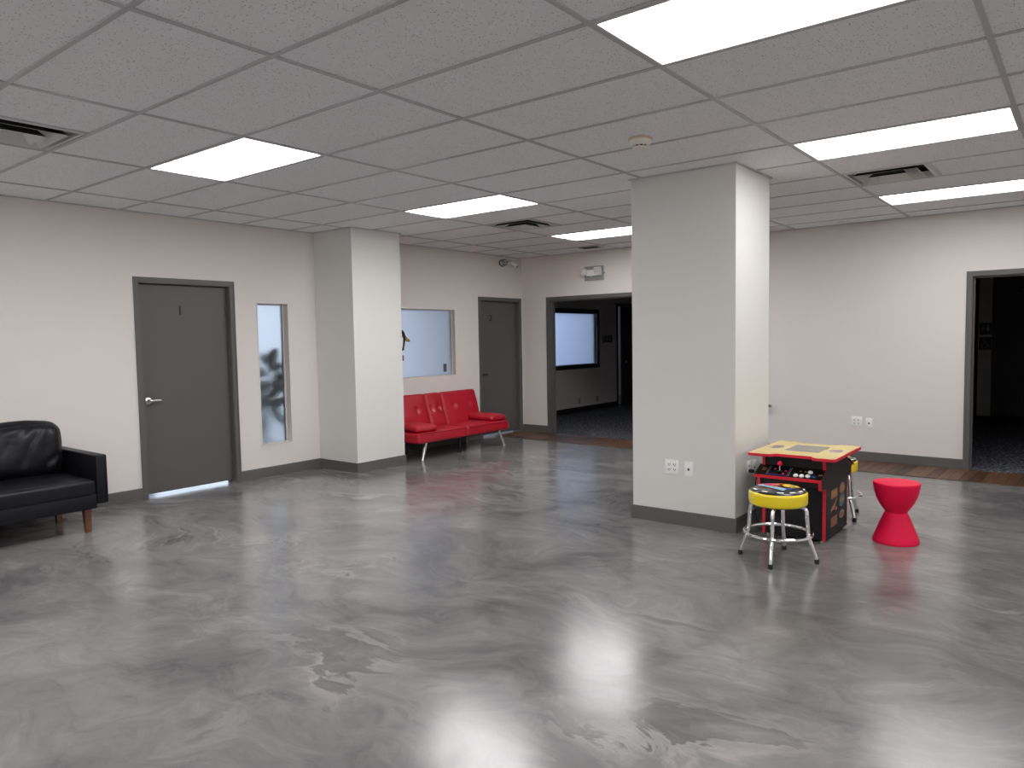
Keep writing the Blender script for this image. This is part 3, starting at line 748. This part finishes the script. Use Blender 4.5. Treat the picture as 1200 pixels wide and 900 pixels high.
def data_plate(label, loc, rz, blank=False, mt=None):
    t = thing('data_plate', label, 'wall plate', loc, rz, 'small data wall plates')
    obj('cover_plate', bx(-.035, .035, -.006, 0, -.057, .057, bevel=.002), mt or M_white_plastic, t)
    if not blank:
        obj('data_port', bx(-.008, .008, -.0072, -.006, -.012, .006), M_slot, t, smooth=False)
        obj('port_rim', bx(-.017, .017, -.0066, -.006, -.033, .033), M_white_plastic, t, smooth=False)
        for z in (-.048, .048): obj('screw', lathe(BM(), [(0, 0), (.003, 0), (.003, .0012), (0, .0014)], 10), M_satin, t, loc=(0, -.0056, z), rot=(PI / 2, 0, 0))
    return t
outlet('white four-socket outlet plate low on the column front', (.258, CY0, .450), 0, 2)
data_plate('white single-port plate low on the column front', (.397, CY0, .446), 0)
outlet('white outlet on the column side with a black plug in it', (CX1, 2.955, .448), PI / 2, 1)
data_plate('narrow white plate on the column side behind the arcade table', (CX1, 3.075, .442), PI / 2)
p = ew(.706, 0, .449); outlet('white four-socket outlet plate on the end wall beyond the red stool', p, TH, 2)
p = ew(.838, 0, .438); data_plate('white single-port plate on the end wall beside the four-socket outlet', p, TH)
M_dullplate = mat('dull_plate', (0.30, 0.29, 0.28), .5)
data_plate('dull wall plate under the black framed window in the unlit room', (RX, 9.46, .221), PI / 2, True, M_dullplate)
data_plate('dull wall plate nearest the ajar door in the unlit room', (RX, 10.12, .221), PI / 2, True, M_dullplate)
t = thing('light_switch', 'triple light switch plate beside the black framed window', 'light switch', (RX, 10.53, 1.42), PI / 2)
obj('cover_plate', bx(-.20, .20, -.006, 0, -.075, .075, bevel=.002), mat('switch_grey', (.10, .10, .10), .4), t)
for k in range(3): obj('rocker', bx(-.15 + .12 * k - .03, -.15 + .12 * k + .03, -.011, -.006, -.05, .05, bevel=.003), M_dullplate, t)

# ledge peeking out behind the column
t = thing('wall_ledge', 'short brown rail on the end wall peeking out behind the column', 'rail', ew(-.30, 0, .585), TH)
obj('rail_bar', bx(-.65, .040, -.075, -.045, -.014, .018, bevel=.004), mat('brown_rail', (.22, .17, .155), .45), t)
for x in (-.55, -.05): obj('bracket', bx(x - .012, x + .012, -.046, 0, -.012, .012), M_satin, t, smooth=False)

# ------------------------------------------------------------------ emergency light and camera
t = thing('emergency_light', 'twin-head emergency light with green indicator above the left doorway', 'emergency light', ew(-2.878, 0, 2.385), TH)
obj('mount_plate', bx(-.165, .165, -.006, 0, -.105, .105, bevel=.003), M_plate_grey, t)
obj('housing', bx(-.105, .135, -.060, -.006, -.040, .050, bevel=.008), M_white_plastic, t)
for s, lab in ((-1, 0), (1, 1)):
    cx = s * .125
    bm = BM()
    if s < 0: lathe(bm, [(0, 0), (.036, 0), (.046, .020), (.048, .052), (0, .054)], 24); o = obj('lamp_head', bm, M_white_plastic, t, loc=(-.130, -.045, .020), rot=(PI / 2, 0, math.radians(16)))
    else: box(bm, -.050, .050, -.055, .055, 0, .050, bevel=.006); o = obj('lamp_head', bm, M_white_plastic, t, loc=(.105, -.058, .022), rot=(PI / 2, 0, math.radians(14)))
    bm = BM()
    for a in range(-1, 2):
        for b in range(-1, 2):
            if s < 0 and abs(a) + abs(b) > 1 and False: continue
            h = .012
            box(bm, a * .028 - h, a * .028 + h, b * .028 - h, b * .028 + h, .052, .056)
    obj('lens', bm, M_lens, o, smooth=False)
    obj('lens_grid', bx(-.044, .044, -.044, .044, .0505, .0530), M_plate_grey, o, smooth=False)
bm = BM(); prism(bm, [(.165, .020), (.200, -.005), (.165, -.030)], 'y', -.035, -.020); obj('test_lever', bm, M_plate_grey, t, smooth=False)
obj('indicator', lathe(BM(), [(0, 0), (.007, 0), (.006, .006), (0, .008)], 14), M_led, t, loc=(-.015, -.052, -.048), rot=(PI / 2, 0, 0))

t = thing('security_camera', 'small security camera with looped black cable high in the corner by door 2', 'camera', (XW, 6.20, 2.60), PI / 2)
bm = BM()
for q in range(3):
    cx, cz, r_ = (-.03, .0, .050) if q == 0 else (.015, .012, .042) if q == 1 else (-.07, -.005, .035)
    tube(bm, [(cx + r_ * 1.5 * math.cos(a), -.02 - .012 * q, cz + r_ * math.sin(a)) for a in [2 * PI * k / 18 for k in range(19)]], .0045, 6)
tube(bm, [(.05, -.03, .02), (.12, -.05, .04), (.20, -.06, .0)], .004, 6)
obj('cable', bm, M_blacksoft, t)
obj('mount', lathe(BM(), [(0, 0), (.030, 0), (.030, .010), (.010, .016), (.010, .07), (0, .07)], 16), M_white_plastic, t, loc=(.16, 0, .01), rot=(PI / 2, 0, 0))
bm = BM(); tube(bm, [(.13, -.06, .02), (.215, -.10, -.035)], .022, 14); cb = obj('camera_body', bm, M_white_plastic, t)
bm = BM(); tube(bm, [(.214, -.0995, -.0345), (.224, -.105, -.041)], .019, 14); obj('camera_lens', bm, M_blackgloss, cb)

# ------------------------------------------------------------------ black sofa (runs out of frame at the left)
t = thing('sofa', 'black leather sofa with walnut legs against the left wall', 'sofa', (-3.75, -.87, 0))
SXF, SXB = .44, -.45                         # local front / back
SY1 = .875; SY0 = -.875
def crease(seed, amp):
    def f(c):
        d = noise.noise(Vector((c.x * 3 + seed, c.y * 5.5 + c.z * 3.0, c.z * 2.2 + seed)))
        d2 = abs(noise.noise(Vector((c.y * 8 - c.z * 5 + seed, c.z * 2.5, seed * 2)))) 
        return c + Vector((amp * d - amp * 1.2 * (0.25 - min(.25, d2)) * 4 * .5, 0, amp * .4 * d))
    return f
bm = BM(); box(bm, SXB + .02, SXF, SY0 + .085, SY1 - .085, .19, .305, bevel=.008); obj('base_rail', bm, M_blackleather, t)
bm = BM(); soft_box(bm, .70, SY1 * 2 - .172, .135, .030, (.006, 0, .010), 16); obj('seat_cushion', bm, M_blackleather, t, loc=(SXF - .345, 0, .355), angle=60)
for s in (-1, 1):
    bm = BM(); box(bm, SXB + .05, SXF, -.0425, .0425, .222, .608, bevel=.010); a = obj('armrest', bm, M_blackleather, t, loc=(0, s * (SY1 - .0425), 0))
    bm = BM(); tube(bm, [(SXF + .001, -.036, .235), (SXF + .001, -.036, .598), (SXF + .001, .036, .598), (SXF + .001, .036, .235)], .0035, 6); obj('piping', bm, M_blackleather, a)
bm = BM(); soft_box(bm, .16, SY1 * 2 - .17, .48, .05, (0, 0, 0), 8); obj('back_frame', bm, M_blackleather, t, loc=(SXB + .09, 0, .45), angle=60)
for k in range(2):
    bm = BM(); wd = (SY1 * 2 - .19) / 2
    soft_box(bm, .21, wd, .46, .104, (.040, .004, .014), 36, crease(3.1 + k * 4, .024))
    obj('back_cushion', bm, M_blackleather, t, angle=70, loc=(-.195, -.395 - .004 + k * (wd + .01), .625), rot=(0, math.radians(-9), 0))
for sx_ in (SXF - .07, -.20):
    for sy_ in (-.74, .735):
        bm = BM(); r = bmesh.ops.create_cube(bm, size=1.0)
        for q in r['verts']:
            k = .5 + q.co.z; wd = .038 + .016 * k
            q.co = Vector((q.co.x * wd, q.co.y * wd + (1 - k) * 0.004, .19 * k))
        obj('leg', bm, M_walnut, t, smooth=False, loc=(sx_, sy_, 0))

# ------------------------------------------------------------------ red futon
t = thing('futon', 'red leather futon sofa with chrome legs between pilaster and door 2', 'futon', (-3.72, 4.465, 0))
FL = .865                                    # half length
def tufts(pts, depth=.026, s=.042, face=1):
    """pull dimples into the +x face (after local orientation) at (y,z)"""
    def f(c):
        if c.x * face > 0:
            for (py, pz) in pts:
                r2 = (c.y - py) ** 2 + (c.z - pz) ** 2
                c = c + Vector((-face * depth * math.exp(-r2 / (2 * s * s * .35)), 0, 0))
        c = c + Vector((.004 * noise.noise(c * 7), 0, .003 * noise.noise(c * 9 + Vector((5, 1, 2)))))
        return c
    return f
def seatf(c):
    return c + Vector((0, 0, .006 * noise.noise(Vector((c.x * 5, c.y * 5, 1.7))) + (-.010 if c.z > 0 and abs(abs(c.y) - .18) < .03 and abs(c.x + .05) < .03 else 0)))
for s in (-1, 1):
    bm = BM(); soft_box(bm, .66, FL - .004, .125, .028, (.004, .0, .016), 22, seatf)
    sc_ = obj('seat_cushion', bm, M_redleather, t, angle=60, loc=(-.07, s * FL / 2, .283))
    bm = BM(); pth = [(.332, -FL / 2 + .02, .052), (.332, FL / 2 - .02, .052)]
    tube(bm, pth, .004, 6); obj('piping', bm, M_redwelt, sc_)
# backrest: three sections leaning against the wall
BA = math.radians(-17)
secs = [(-.855, -.195, [(-.14, .02), (.14, .02)]), (-.187, .105, [(-.07, .02), (.06, .02)]), (.113, .815, [(-.15, .02), (.15, .02)])]
for a, b, tf in secs:
    bm = BM(); soft_box(bm, .13, b - a, .46, .030, (.014, 0, .004), 28, tufts(tf))
    bk = obj('backrest', bm, M_redleather, t, angle=60, loc=(-.315, (a + b) / 2, .530), rot=(0, BA, 0))
    for (py, pz) in tf:
        obj('tuft_button', lathe(BM(), [(0, 0), (.010, 0), (.008, .005), (0, .007)], 12), M_redleather, bk, loc=(.052, py, pz), rot=(0, PI / 2, 0))
for s, yy, rz in ((-1, -.66, -.12), (1, .70, .06)):
    bm = BM(); soft_box(bm, .46, .33, .075, .034, (.006, .004, .014), 16)
    ap = obj('arm_pillow', bm, M_redleather, t, angle=60, loc=(-.02 if s > 0 else -.0, yy, .395), rot=(0, math.radians(2), rz))
    bm = BM(); tube(bm, [(.228, -.13, .018), (.228, .13, .018)], .0035, 6); obj('piping', bm, M_redwelt, ap)
for sx_, sy_ in ((1, -1), (1, 1), (-1, -1), (-1, 1)):
    bx0 = .225 if sx_ > 0 else -.455
    top = Vector((bx0 - sx_ * .02, sy_ * (.785 - .090), .235)); bot = Vector((bx0, sy_ * .785, 0.0))
    bm = BM(); tube(bm, [top, bot + Vector((0, 0, .012))], [.024, .018], 16); lg = obj('leg', bm, M_chrome, t)
    bm = BM(); lathe(bm, [(0, 0), (.022, 0), (.022, .010), (.016, .014), (0, .014)], 16, bot.x, bot.y); obj('foot_cap', bm, M_chrome, lg)
bm = BM(); box(bm, -.38, .22, -.80, .78, .205, .228); obj('frame', bm, M_blacksoft, t, smooth=False)
bm = BM(); tube(bm, [(.08, .045, .21), (.08, .045, 0)], .020, 12); obj('centre_leg', bm, M_blacksoft, t)

# ------------------------------------------------------------------ arcade table
AX0, AX1 = .935, 1.375; AYC = 3.075
t = thing('arcade_table', 'black and red arcade table with yellow top beside the column', 'arcade table', (1.155, AYC, 0))
hw = .22
prof = [(-.285, .014), (-.285, .383), (-.392, .393), (-.395, .405), (-.395, .462), (-.285, .512), (-.300, .600)]
prof = prof + [(-y, z) for y, z in prof[::-1]]
for s in (-1, 1):
    x1 = s * hw; x0 = s * (hw - .018)
    sp = obj('side_panel', prism(BM(), prof, 'x', min(x0, x1), max(x0, x1)), M_black, t, smooth=False)
    # red edge trim: a strip following the profile
    n = len(prof)
    for run in (range(0, 6), range(7, n - 1)):
      bm = BM()
      for i in run:
          a, b = Vector(prof[i]), Vector(prof[i + 1]); d = (b - a).normalized(); nr = Vector((d.y, -d.x))
          mid = (a + b) / 2
          if nr.dot(mid - Vector((0, mid.y))) < 0 and abs(d.y) > .3: nr = -nr
          elif abs(d.y) <= .3:
              nr = Vector((0, -1)) if mid.y < .45 else Vector((0, 1))
          p4 = [a - d * .001, b + d * .001, b + d * .001 + nr * .0035, a - d * .001 + nr * .0035]
          prism(bm, [tuple(q) for q in p4], 'x', min(x0, x1) - .0015, max(x0, x1) + .0015)
      obj('edge_trim', bm, M_redplastic, sp, smooth=False)
    if s > 0: RIGHT_PANEL = sp
iw = hw - .018
for s in (-1, 1):
    obj('lower_panel', bx(-iw, iw, s * .268, s * .280, .014, .383), M_black, t, smooth=False)
    obj('upper_panel', bx(-iw, iw, s * .270, s * .280, .508, .600), M_black, t, smooth=False)
    bm = BM()
    prism(bm, [(s * .285, .383), (s * .388, .395), (s * .400, .405), (s * .400, .462), (s * .280, .514)], 'x', -hw - .0 + .018, hw - .018)
    cpn = obj('control_panel', bm, M_black, t, smooth=False)
    # deck wider than the body, with a red front edge
    zs = lambda d: .462 + (.400 - d) * (.052 / .120)
    bm = BM(); prism(bm, [(s * .412, .460), (s * .282, .5155), (s * .282, .5215), (s * .412, .466)], 'x', -.240 if s < 0 else -.222, .222 if s < 0 else .240)
    dk = obj('control_deck', bm, M_blackgloss, t, smooth=False)
    bm = BM(); box(bm, -.243, .224, s * .412, s * .418, .446, .467); box(bm, -.243, .224, s * .405, s * .412, .446, .459)
    obj('edge_trim', bm, M_redplastic, dk, smooth=False)
    def deck(x, d): return Vector((x * (1 if s < 0 else -1), s * d, .5215 - (.5215 - .466) * (d - .282) / .130))
    tilt = math.atan2(.0555, .130) * (1 if s < 0 else -1)
    # joystick
    j = deck(-.075, .342)
    bm = BM(); bmesh.ops.create_uvsphere(bm, u_segments=18, v_segments=12, radius=.019); jb = obj('joystick', bm, M_ballred, t, loc=j + Vector((0, s * .012, .052)))
    obj('shaft', tube(BM(), [(0, 0, -.052), (0, 0, -.012)], .0045, 10), M_chrome, jb)
    obj('dust_washer', lathe(BM(), [(0, -.054), (.018, -.054), (.018, -.051), (0, -.051)], 18), M_blacksoft, jb)
    for (x, d) in ((.045, .385), (.085, .385), (.125, .380), (.130, .335)):
        q = deck(x, d)
        obj('button', lathe(BM(), [(0, 0), (.017, 0), (.0165, .006), (.012, .011), (0, .012)], 20), M_btnwhite, t, loc=q, rot=(-tilt if s > 0 else tilt, 0, 0))
    for (x, d) in ((-.115, .330), (-.035, .345), (-.045, .380)):
        q = deck(x, d); obj('small_button', lathe(BM(), [(0, 0), (.008, 0), (.007, .006), (0, .007)], 14), M_redplastic, t, loc=q, rot=(tilt, 0, 0))
    # printed deck graphic: blue and gold strokes
    bm = BM()
    def stroke(x0, d0, x1, d1, w_):
        a, b = deck(x0, d0), deck(x1, d1); dr = (b - a).normalized(); sd = dr.cross(Vector((0, -math.sin(tilt), math.cos(tilt)))).normalized() * w_
        up = Vector((0, 0, .0008))
        bm.faces.new([bm.verts.new(v_ + up) for v_ in (a - sd, b - sd, b + sd, a + sd)])
        return bm
    for a in ((-.150, .300, -.150, .400, .002), (-.015, .300, -.015, .400, .002), (-.145, .395, -.020, .395, .002), (.150, .375, .175, .385, .010)): stroke(*a)
    obj('deck_print', bm, P_blue, dk, smooth=False)
    bm = BM()
    for a in ((-.160, .300, -.160, .400, .0015), (-.004, .300, -.004, .400, .0015), (.055, .330, .070, .330, .005), (.088, .330, .103, .330, .005), (.19, .36, .215, .35, .006), (-.205, .330, -.175, .330, .003), (-.205, .350, -.175, .350, .003)): stroke(*a)
    obj('deck_print', bm, P_gold, dk, smooth=False)
obj('underside', bx(-iw, iw, -.268, .268, .016, .028), M_black, t, smooth=False)
for sx_ in (-.19, .19):
    for sy_ in (-.255, .255): obj('foot', lathe(BM(), [(0, 0), (.014, 0), (.014, .012), (.008, .016), (0, .016)], 14, sx_, sy_), M_satin, t)
# table top outline with wide corners
def rounded(pts, r, n=4):
    out = []
    m_ = len(pts)
    for i in range(m_):
        p, a, b = Vector(pts[i]), Vector(pts[i - 1]), Vector(pts[(i + 1) % m_])
        da, db = (a - p), (b - p); rr_ = min(r, da.length * .45, db.length * .45)
        pa, pb = p + da.normalized() * rr_, p + db.normalized() * rr_
        for k in range(n + 1):
            q = k / n; out.append(tuple(pa * (1 - q) ** 2 + p * 2 * q * (1 - q) + pb * q * q))
    return out
tx0, tx1, ty0, ty1 = -.285, .310, -.415, .300
half = [(tx0, ty0), (-.135, ty0), (-.105, ty0 + .055), (.150, ty0 + .055), (.172, ty0), (tx1, ty0)]
back = [(tx1, ty1), (.172, ty1), (.150, ty1 - .050), (-.105, ty1 - .050), (-.135, ty1), (tx0, ty1)]
out = rounded(half + back, .022)
top = obj('tabletop', prism(BM(), out, 'z', .600, .620), M_topyellow, t, smooth=False)
bm = BM(); n = len(out); vs = []
cenv = Vector((.012, -.05))
for i in range(n):
    p = Vector(out[i]); dr = (Vector(out[(i + 1) % n]) - Vector(out[i - 1])).normalized(); nr = Vector((dr.y, -dr.x))
    vs.append([bm.verts.new((p.x + nr.x * e, p.y + nr.y * e, z)) for e, z in ((.0, .5995), (.005, .5995), (.006, .610), (.005, .6195), (.0, .6195))])
for i in range(n):
    for k in range(4): bm.faces.new((vs[i][k], vs[(i + 1) % n][k], vs[(i + 1) % n][k + 1], vs[i][k + 1]))
obj('edge_trim', bm, M_redplastic, top)
obj('screen', prism(BM(), rounded([(-.105, -.180), (.140, -.180), (.140, .130), (-.105, .130)], .012), 'z', .6195, .6212), M_screen, top, smooth=False)
# printed marks on the top
def flat(bm, pts, z): bm.faces.new([bm.verts.new((x, y, z)) for x, y in pts])
bm = BM(); ZT = .6206
def scribble(cx, cy0, w_, h_, k, flip=1):
    for i in range(k):
        x = cx - w_ / 2 + w_ * i / k; ww = w_ / k * .34
        flat(bm, [(x, cy0 - h_ / 2), (x + ww, cy0 - h_ / 2), (x + ww, cy0 + h_ / 2), (x, cy0 + h_ / 2)], ZT)
        if i % 2: flat(bm, [(x + ww, cy0 + h_ * .2), (x + w_ / k * .75, cy0 + h_ * .2), (x + w_ / k * .75, cy0 + h_ * .5), (x + ww, cy0 + h_ * .5)], ZT)
        else: flat(bm, [(x + ww, cy0 - h_ * .1), (x + w_ / k * .75, cy0 - h_ * .1), (x + w_ / k * .75, cy0 + h_ * .12), (x + ww, cy0 + h_ * .12)], ZT)
for cx, cy0 in ((-.205, -.370), (.240, -.365), (.240, .255), (-.205, .255)): scribble(cx, cy0, .12, .040, 6)
scribble(.02, -.290, .22, .022, 12); scribble(.02, .205, .22, .022, 12)
obj('printed_lettering', bm, P_brown, top, smooth=False)
bm = BM()
for cx in (-.195, .225):
    flat(bm, [(cx + .045 * math.cos(2 * PI * k / 16), -.04 + .085 * math.sin(2 * PI * k / 16)) for k in range(16)], ZT)
obj('printed_emblem', bm, mat('print_grey_blue', (.36, .38, .42), .3), top, smooth=False)
bm = BM()
for cx in (-.195, .225):
    flat(bm, [(cx - .03, -.06), (cx + .03, -.06), (cx + .02, .02), (cx - .02, .02)], ZT + .0004)
obj('printed_emblem', bm, P_rose, top, smooth=False)
# decals on the right side panel
XD = hw + .0012
def decal(pts, mt, x=XD, th=.0012):
    return obj('side_decal', prism(BM(), [(y - AYC, z) for y, z in pts], 'x', hw, x), mt, RIGHT_PANEL, smooth=False)
def ell(cy0, cz, ry, rz_, n=18, shear=.0): return [(cy0 + ry * math.cos(2 * PI * k / n), cz + rz_ * math.sin(2 * PI * k / n)) for k in range(n)]
def rect(y0, y1, z0, z1): return [(y0, z0), (y1, z0), (y1, z1), (y0, z1)]
decal(rect(2.925, 3.088, .285, .348), P_orange); decal(rect(2.940, 3.074, .300, .333), P_gold, XD + .0008)
decal(ell(3.220, .322, .075, .042), P_orange); decal(ell(3.220, .322, .055, .024), P_gold, XD + .0008)
decal([(2.925, .190), (2.955, .205), (3.00, .200), (3.03, .225), (3.085, .262), (3.080, .278), (3.03, .250), (2.99, .235), (2.95, .228), (2.925, .212)], P_gold)
decal(ell(3.055, .200, .022, .014), P_pink)
decal([(3.145, .205), (3.21, .185), (3.28, .205), (3.28, .262), (3.21, .282), (3.145, .262)], P_teal); decal(rect(3.150, 3.275, .222, .250), P_gold, XD + .0008)
decal(ell(3.215, .128, .068, .030), P_rose); decal(ell(3.215, .128, .045, .016), P_orange, XD + .0008)
decal(rect(2.922, 3.088, .080, .150), P_orange); decal(rect(2.940, 3.070, .098, .132), P_brown, XD + .0008)

# power cord from the column outlet to the arcade table
t = thing('power_cord', 'black power cord with plug running from the column outlet down behind the arcade table', 'cord', (CX1, 2.955, .428))
obj('plug', bx(.008, .045, -.012, .012, -.012, .014, bevel=.004), M_blacksoft, t)
bm = BM(); tube(bm, [(.045, 0, 0), (.065, .002, -.01), (.058, .010, -.06), (.045, .02, -.16), (.035, .03, -.28), (.045, .05, -.38), (.075, .08, -.418), (.14, .06, -.423), (.20, .03, -.420), (.175, -.03, -.423), (.10, -.05, -.423), (.06, .0, -.423), (.10, .10, -.422)], .0038, 8)
obj('cable', bm, M_blacksoft, t)

# ------------------------------------------------------------------ yellow bar stools
def yellow_stool(loc, rz, label):
    t = thing('bar_stool', label, 'stool', loc, rz, 'yellow bar stools at the arcade table')
    seat = obj('seat', lathe(BM(), [(0, .366), (.150, .366), (.172, .368), (.181, .376), (.183, .386), (.183, .440), (.180, .450), (.172, .455), (0, .455)], 56), M_yellow, t, angle=50)
    obj('seat_top', lathe(BM(), [(.174, .455), (.170, .461), (.150, .468), (.100, .474), (0, .477)], 56), M_blackvinyl, seat, angle=60)
    def dome(r): return .477 - (.003 if r < .1 else 0) * (r / .1) ** 2 - max(0, r - .1) * .12 - max(0, r - .15) * .2 + .0012
    def patch(pts, mt, lift=0.0):
        bm = BM(); c = Vector((sum(p[0] for p in pts) / len(pts), sum(p[1] for p in pts) / len(pts)))
        # fan in rings so the print and glints follow the domed seat
        rings = []
        for f in (1, .66, .33): rings.append([bm.verts.new((c.x + (p[0] - c.x) * f, c.y + (p[1] - c.y) * f, dome(math.hypot(c.x + (p[0] - c.x) * f, c.y + (p[1] - c.y) * f)) + lift)) for p in pts])
        cv = bm.verts.new((c.x, c.y, dome(c.length) + lift)); n_ = len(pts)
        for A, Bq in zip(rings, rings[1:]):
            for k in range(n_): bm.faces.new((A[k], A[(k + 1) % n_], Bq[(k + 1) % n_], Bq[k]))
        for k in range(n_): bm.faces.new((rings[-1][k], rings[-1][(k + 1) % n_], cv))
        return obj('print_and_glint', bm, mt, seat)
    def sub(pts, m_=3):
        o_ = []
        for i, p in enumerate(pts):
            q = pts[(i + 1) % len(pts)]
            for k in range(m_): o_.append((p[0] + (q[0] - p[0]) * k / m_, p[1] + (q[1] - p[1]) * k / m_))
        return o_
    c_, s_ = math.cos(-rz + math.radians(18)), math.sin(-rz + math.radians(18))
    R = lambda pts: [(x * c_ - y * s_, x * s_ + y * c_) for x, y in pts]       # x: picture right, y: away
    patch(sub(R([(-.130, .045), (-.115, .075), (.055, -.045), (.035, -.115)])), P_ltblue)
    for k in range(5):
        a = -.105 + k * .028; b = .045 - k * .022
        patch(sub(R([(a, b), (a + .014, b - .010), (a + .018, b + .014), (a + .004, b + .024)])), P_yellow, .0008)
    patch(sub(R([(-.125, .085), (-.06, .125), (.02, .060), (-.03, .030)])), P_pink)
    patch(sub(R([(-.07, .125), (.05, .150), (.095, .115), (.0, .085)])), P_red, .0004)
    patch(sub(R([(.02, .075), (.055, .110), (.120, .075), (.135, .020), (.085, -.01), (.04, .015)])), P_yellow, .0008)
    patch(sub(R([(.06, .045), (.10, .055), (.11, .03), (.075, .02)])), P_blue, .0012)
    patch(sub(R([(-.045, .075), (-.02, .095), (.01, .080), (-.005, .055)])), P_yellow, .0008)
    patch(sub(R([(.05, -.03), (.12, -.015), (.10, -.045), (.06, -.06)])), P_blue, .0004)
    for a0 in (200, 232, 268, 296, 322, 350):  # white rim dashes: glossy highlights painted onto the seat
        pts = [(.152 * math.cos(math.radians(a)), .152 * math.sin(math.radians(a))) for a in (a0, a0 + 5, a0 + 10, a0 + 15)] + [(.164 * math.cos(math.radians(a)), .164 * math.sin(math.radians(a))) for a in (a0 + 15, a0 + 10, a0 + 5, a0)]
        patch(R(pts), P_white, .0006)
    obj('foot_ring', torus(BM(), .210, .0105, .178), M_chrome, t)
    for k in range(4):
        a = PI / 2 * k; d = Vector((math.cos(a), math.sin(a), 0))
        P = lambda r, z: tuple(d * r + Vector((0, 0, z)))
        bm = BM(); tube(bm, [P(.060, .358), P(.140, .358), P(.165, .351), P(.175, .334), P(.178, .305), P(.187, .185), P(.190, .165), P(.202, .132), P(.228, .062), P(.236, .035), P(.239, .010)], .0125, 14)
        lg = obj('leg', bm, M_chrome, t)
        bm = BM(); tube(bm, [P(.2395, .030), P(.240, 0)], [.0150, .0155], 14); obj('foot_cap', bm, M_blacksoft, lg)
    obj('swivel_plate', lathe(BM(), [(0, .345), (.085, .345), (.085, .366), (0, .366)], 28), M_blacksoft, t)
    return t
yellow_stool((1.224, 2.25, 0), math.radians(8), 'yellow and chrome bar stool standing in front of the arcade table')
yellow_stool((1.190, 3.68, 0), math.radians(-35), 'yellow and chrome bar stool mostly hidden behind the arcade table')

# ------------------------------------------------------------------ red hourglass stool
t = thing('hourglass_stool', 'red plastic hourglass stool right of the arcade table', 'stool', (1.757, 3.125, 0))
obj('seat', lathe(BM(), [(0, .212), (.070, .210), (.075, .222), (.096, .250), (.116, .284), (.131, .320), (.142, .358), (.1485, .395), (.1505, .414), (.1495, .420), (.146, .4232), (.140, .424), (0, .424)], 64), M_redstool, t, angle=40)
obj('base', lathe(BM(), [(0, 0), (.148, 0), (.150, .004), (.1495, .014), (.141, .040), (.124, .085), (.106, .130), (.088, .174), (.076, .202), (.072, .210), (0, .210)], 64), M_redstool, t, angle=40)
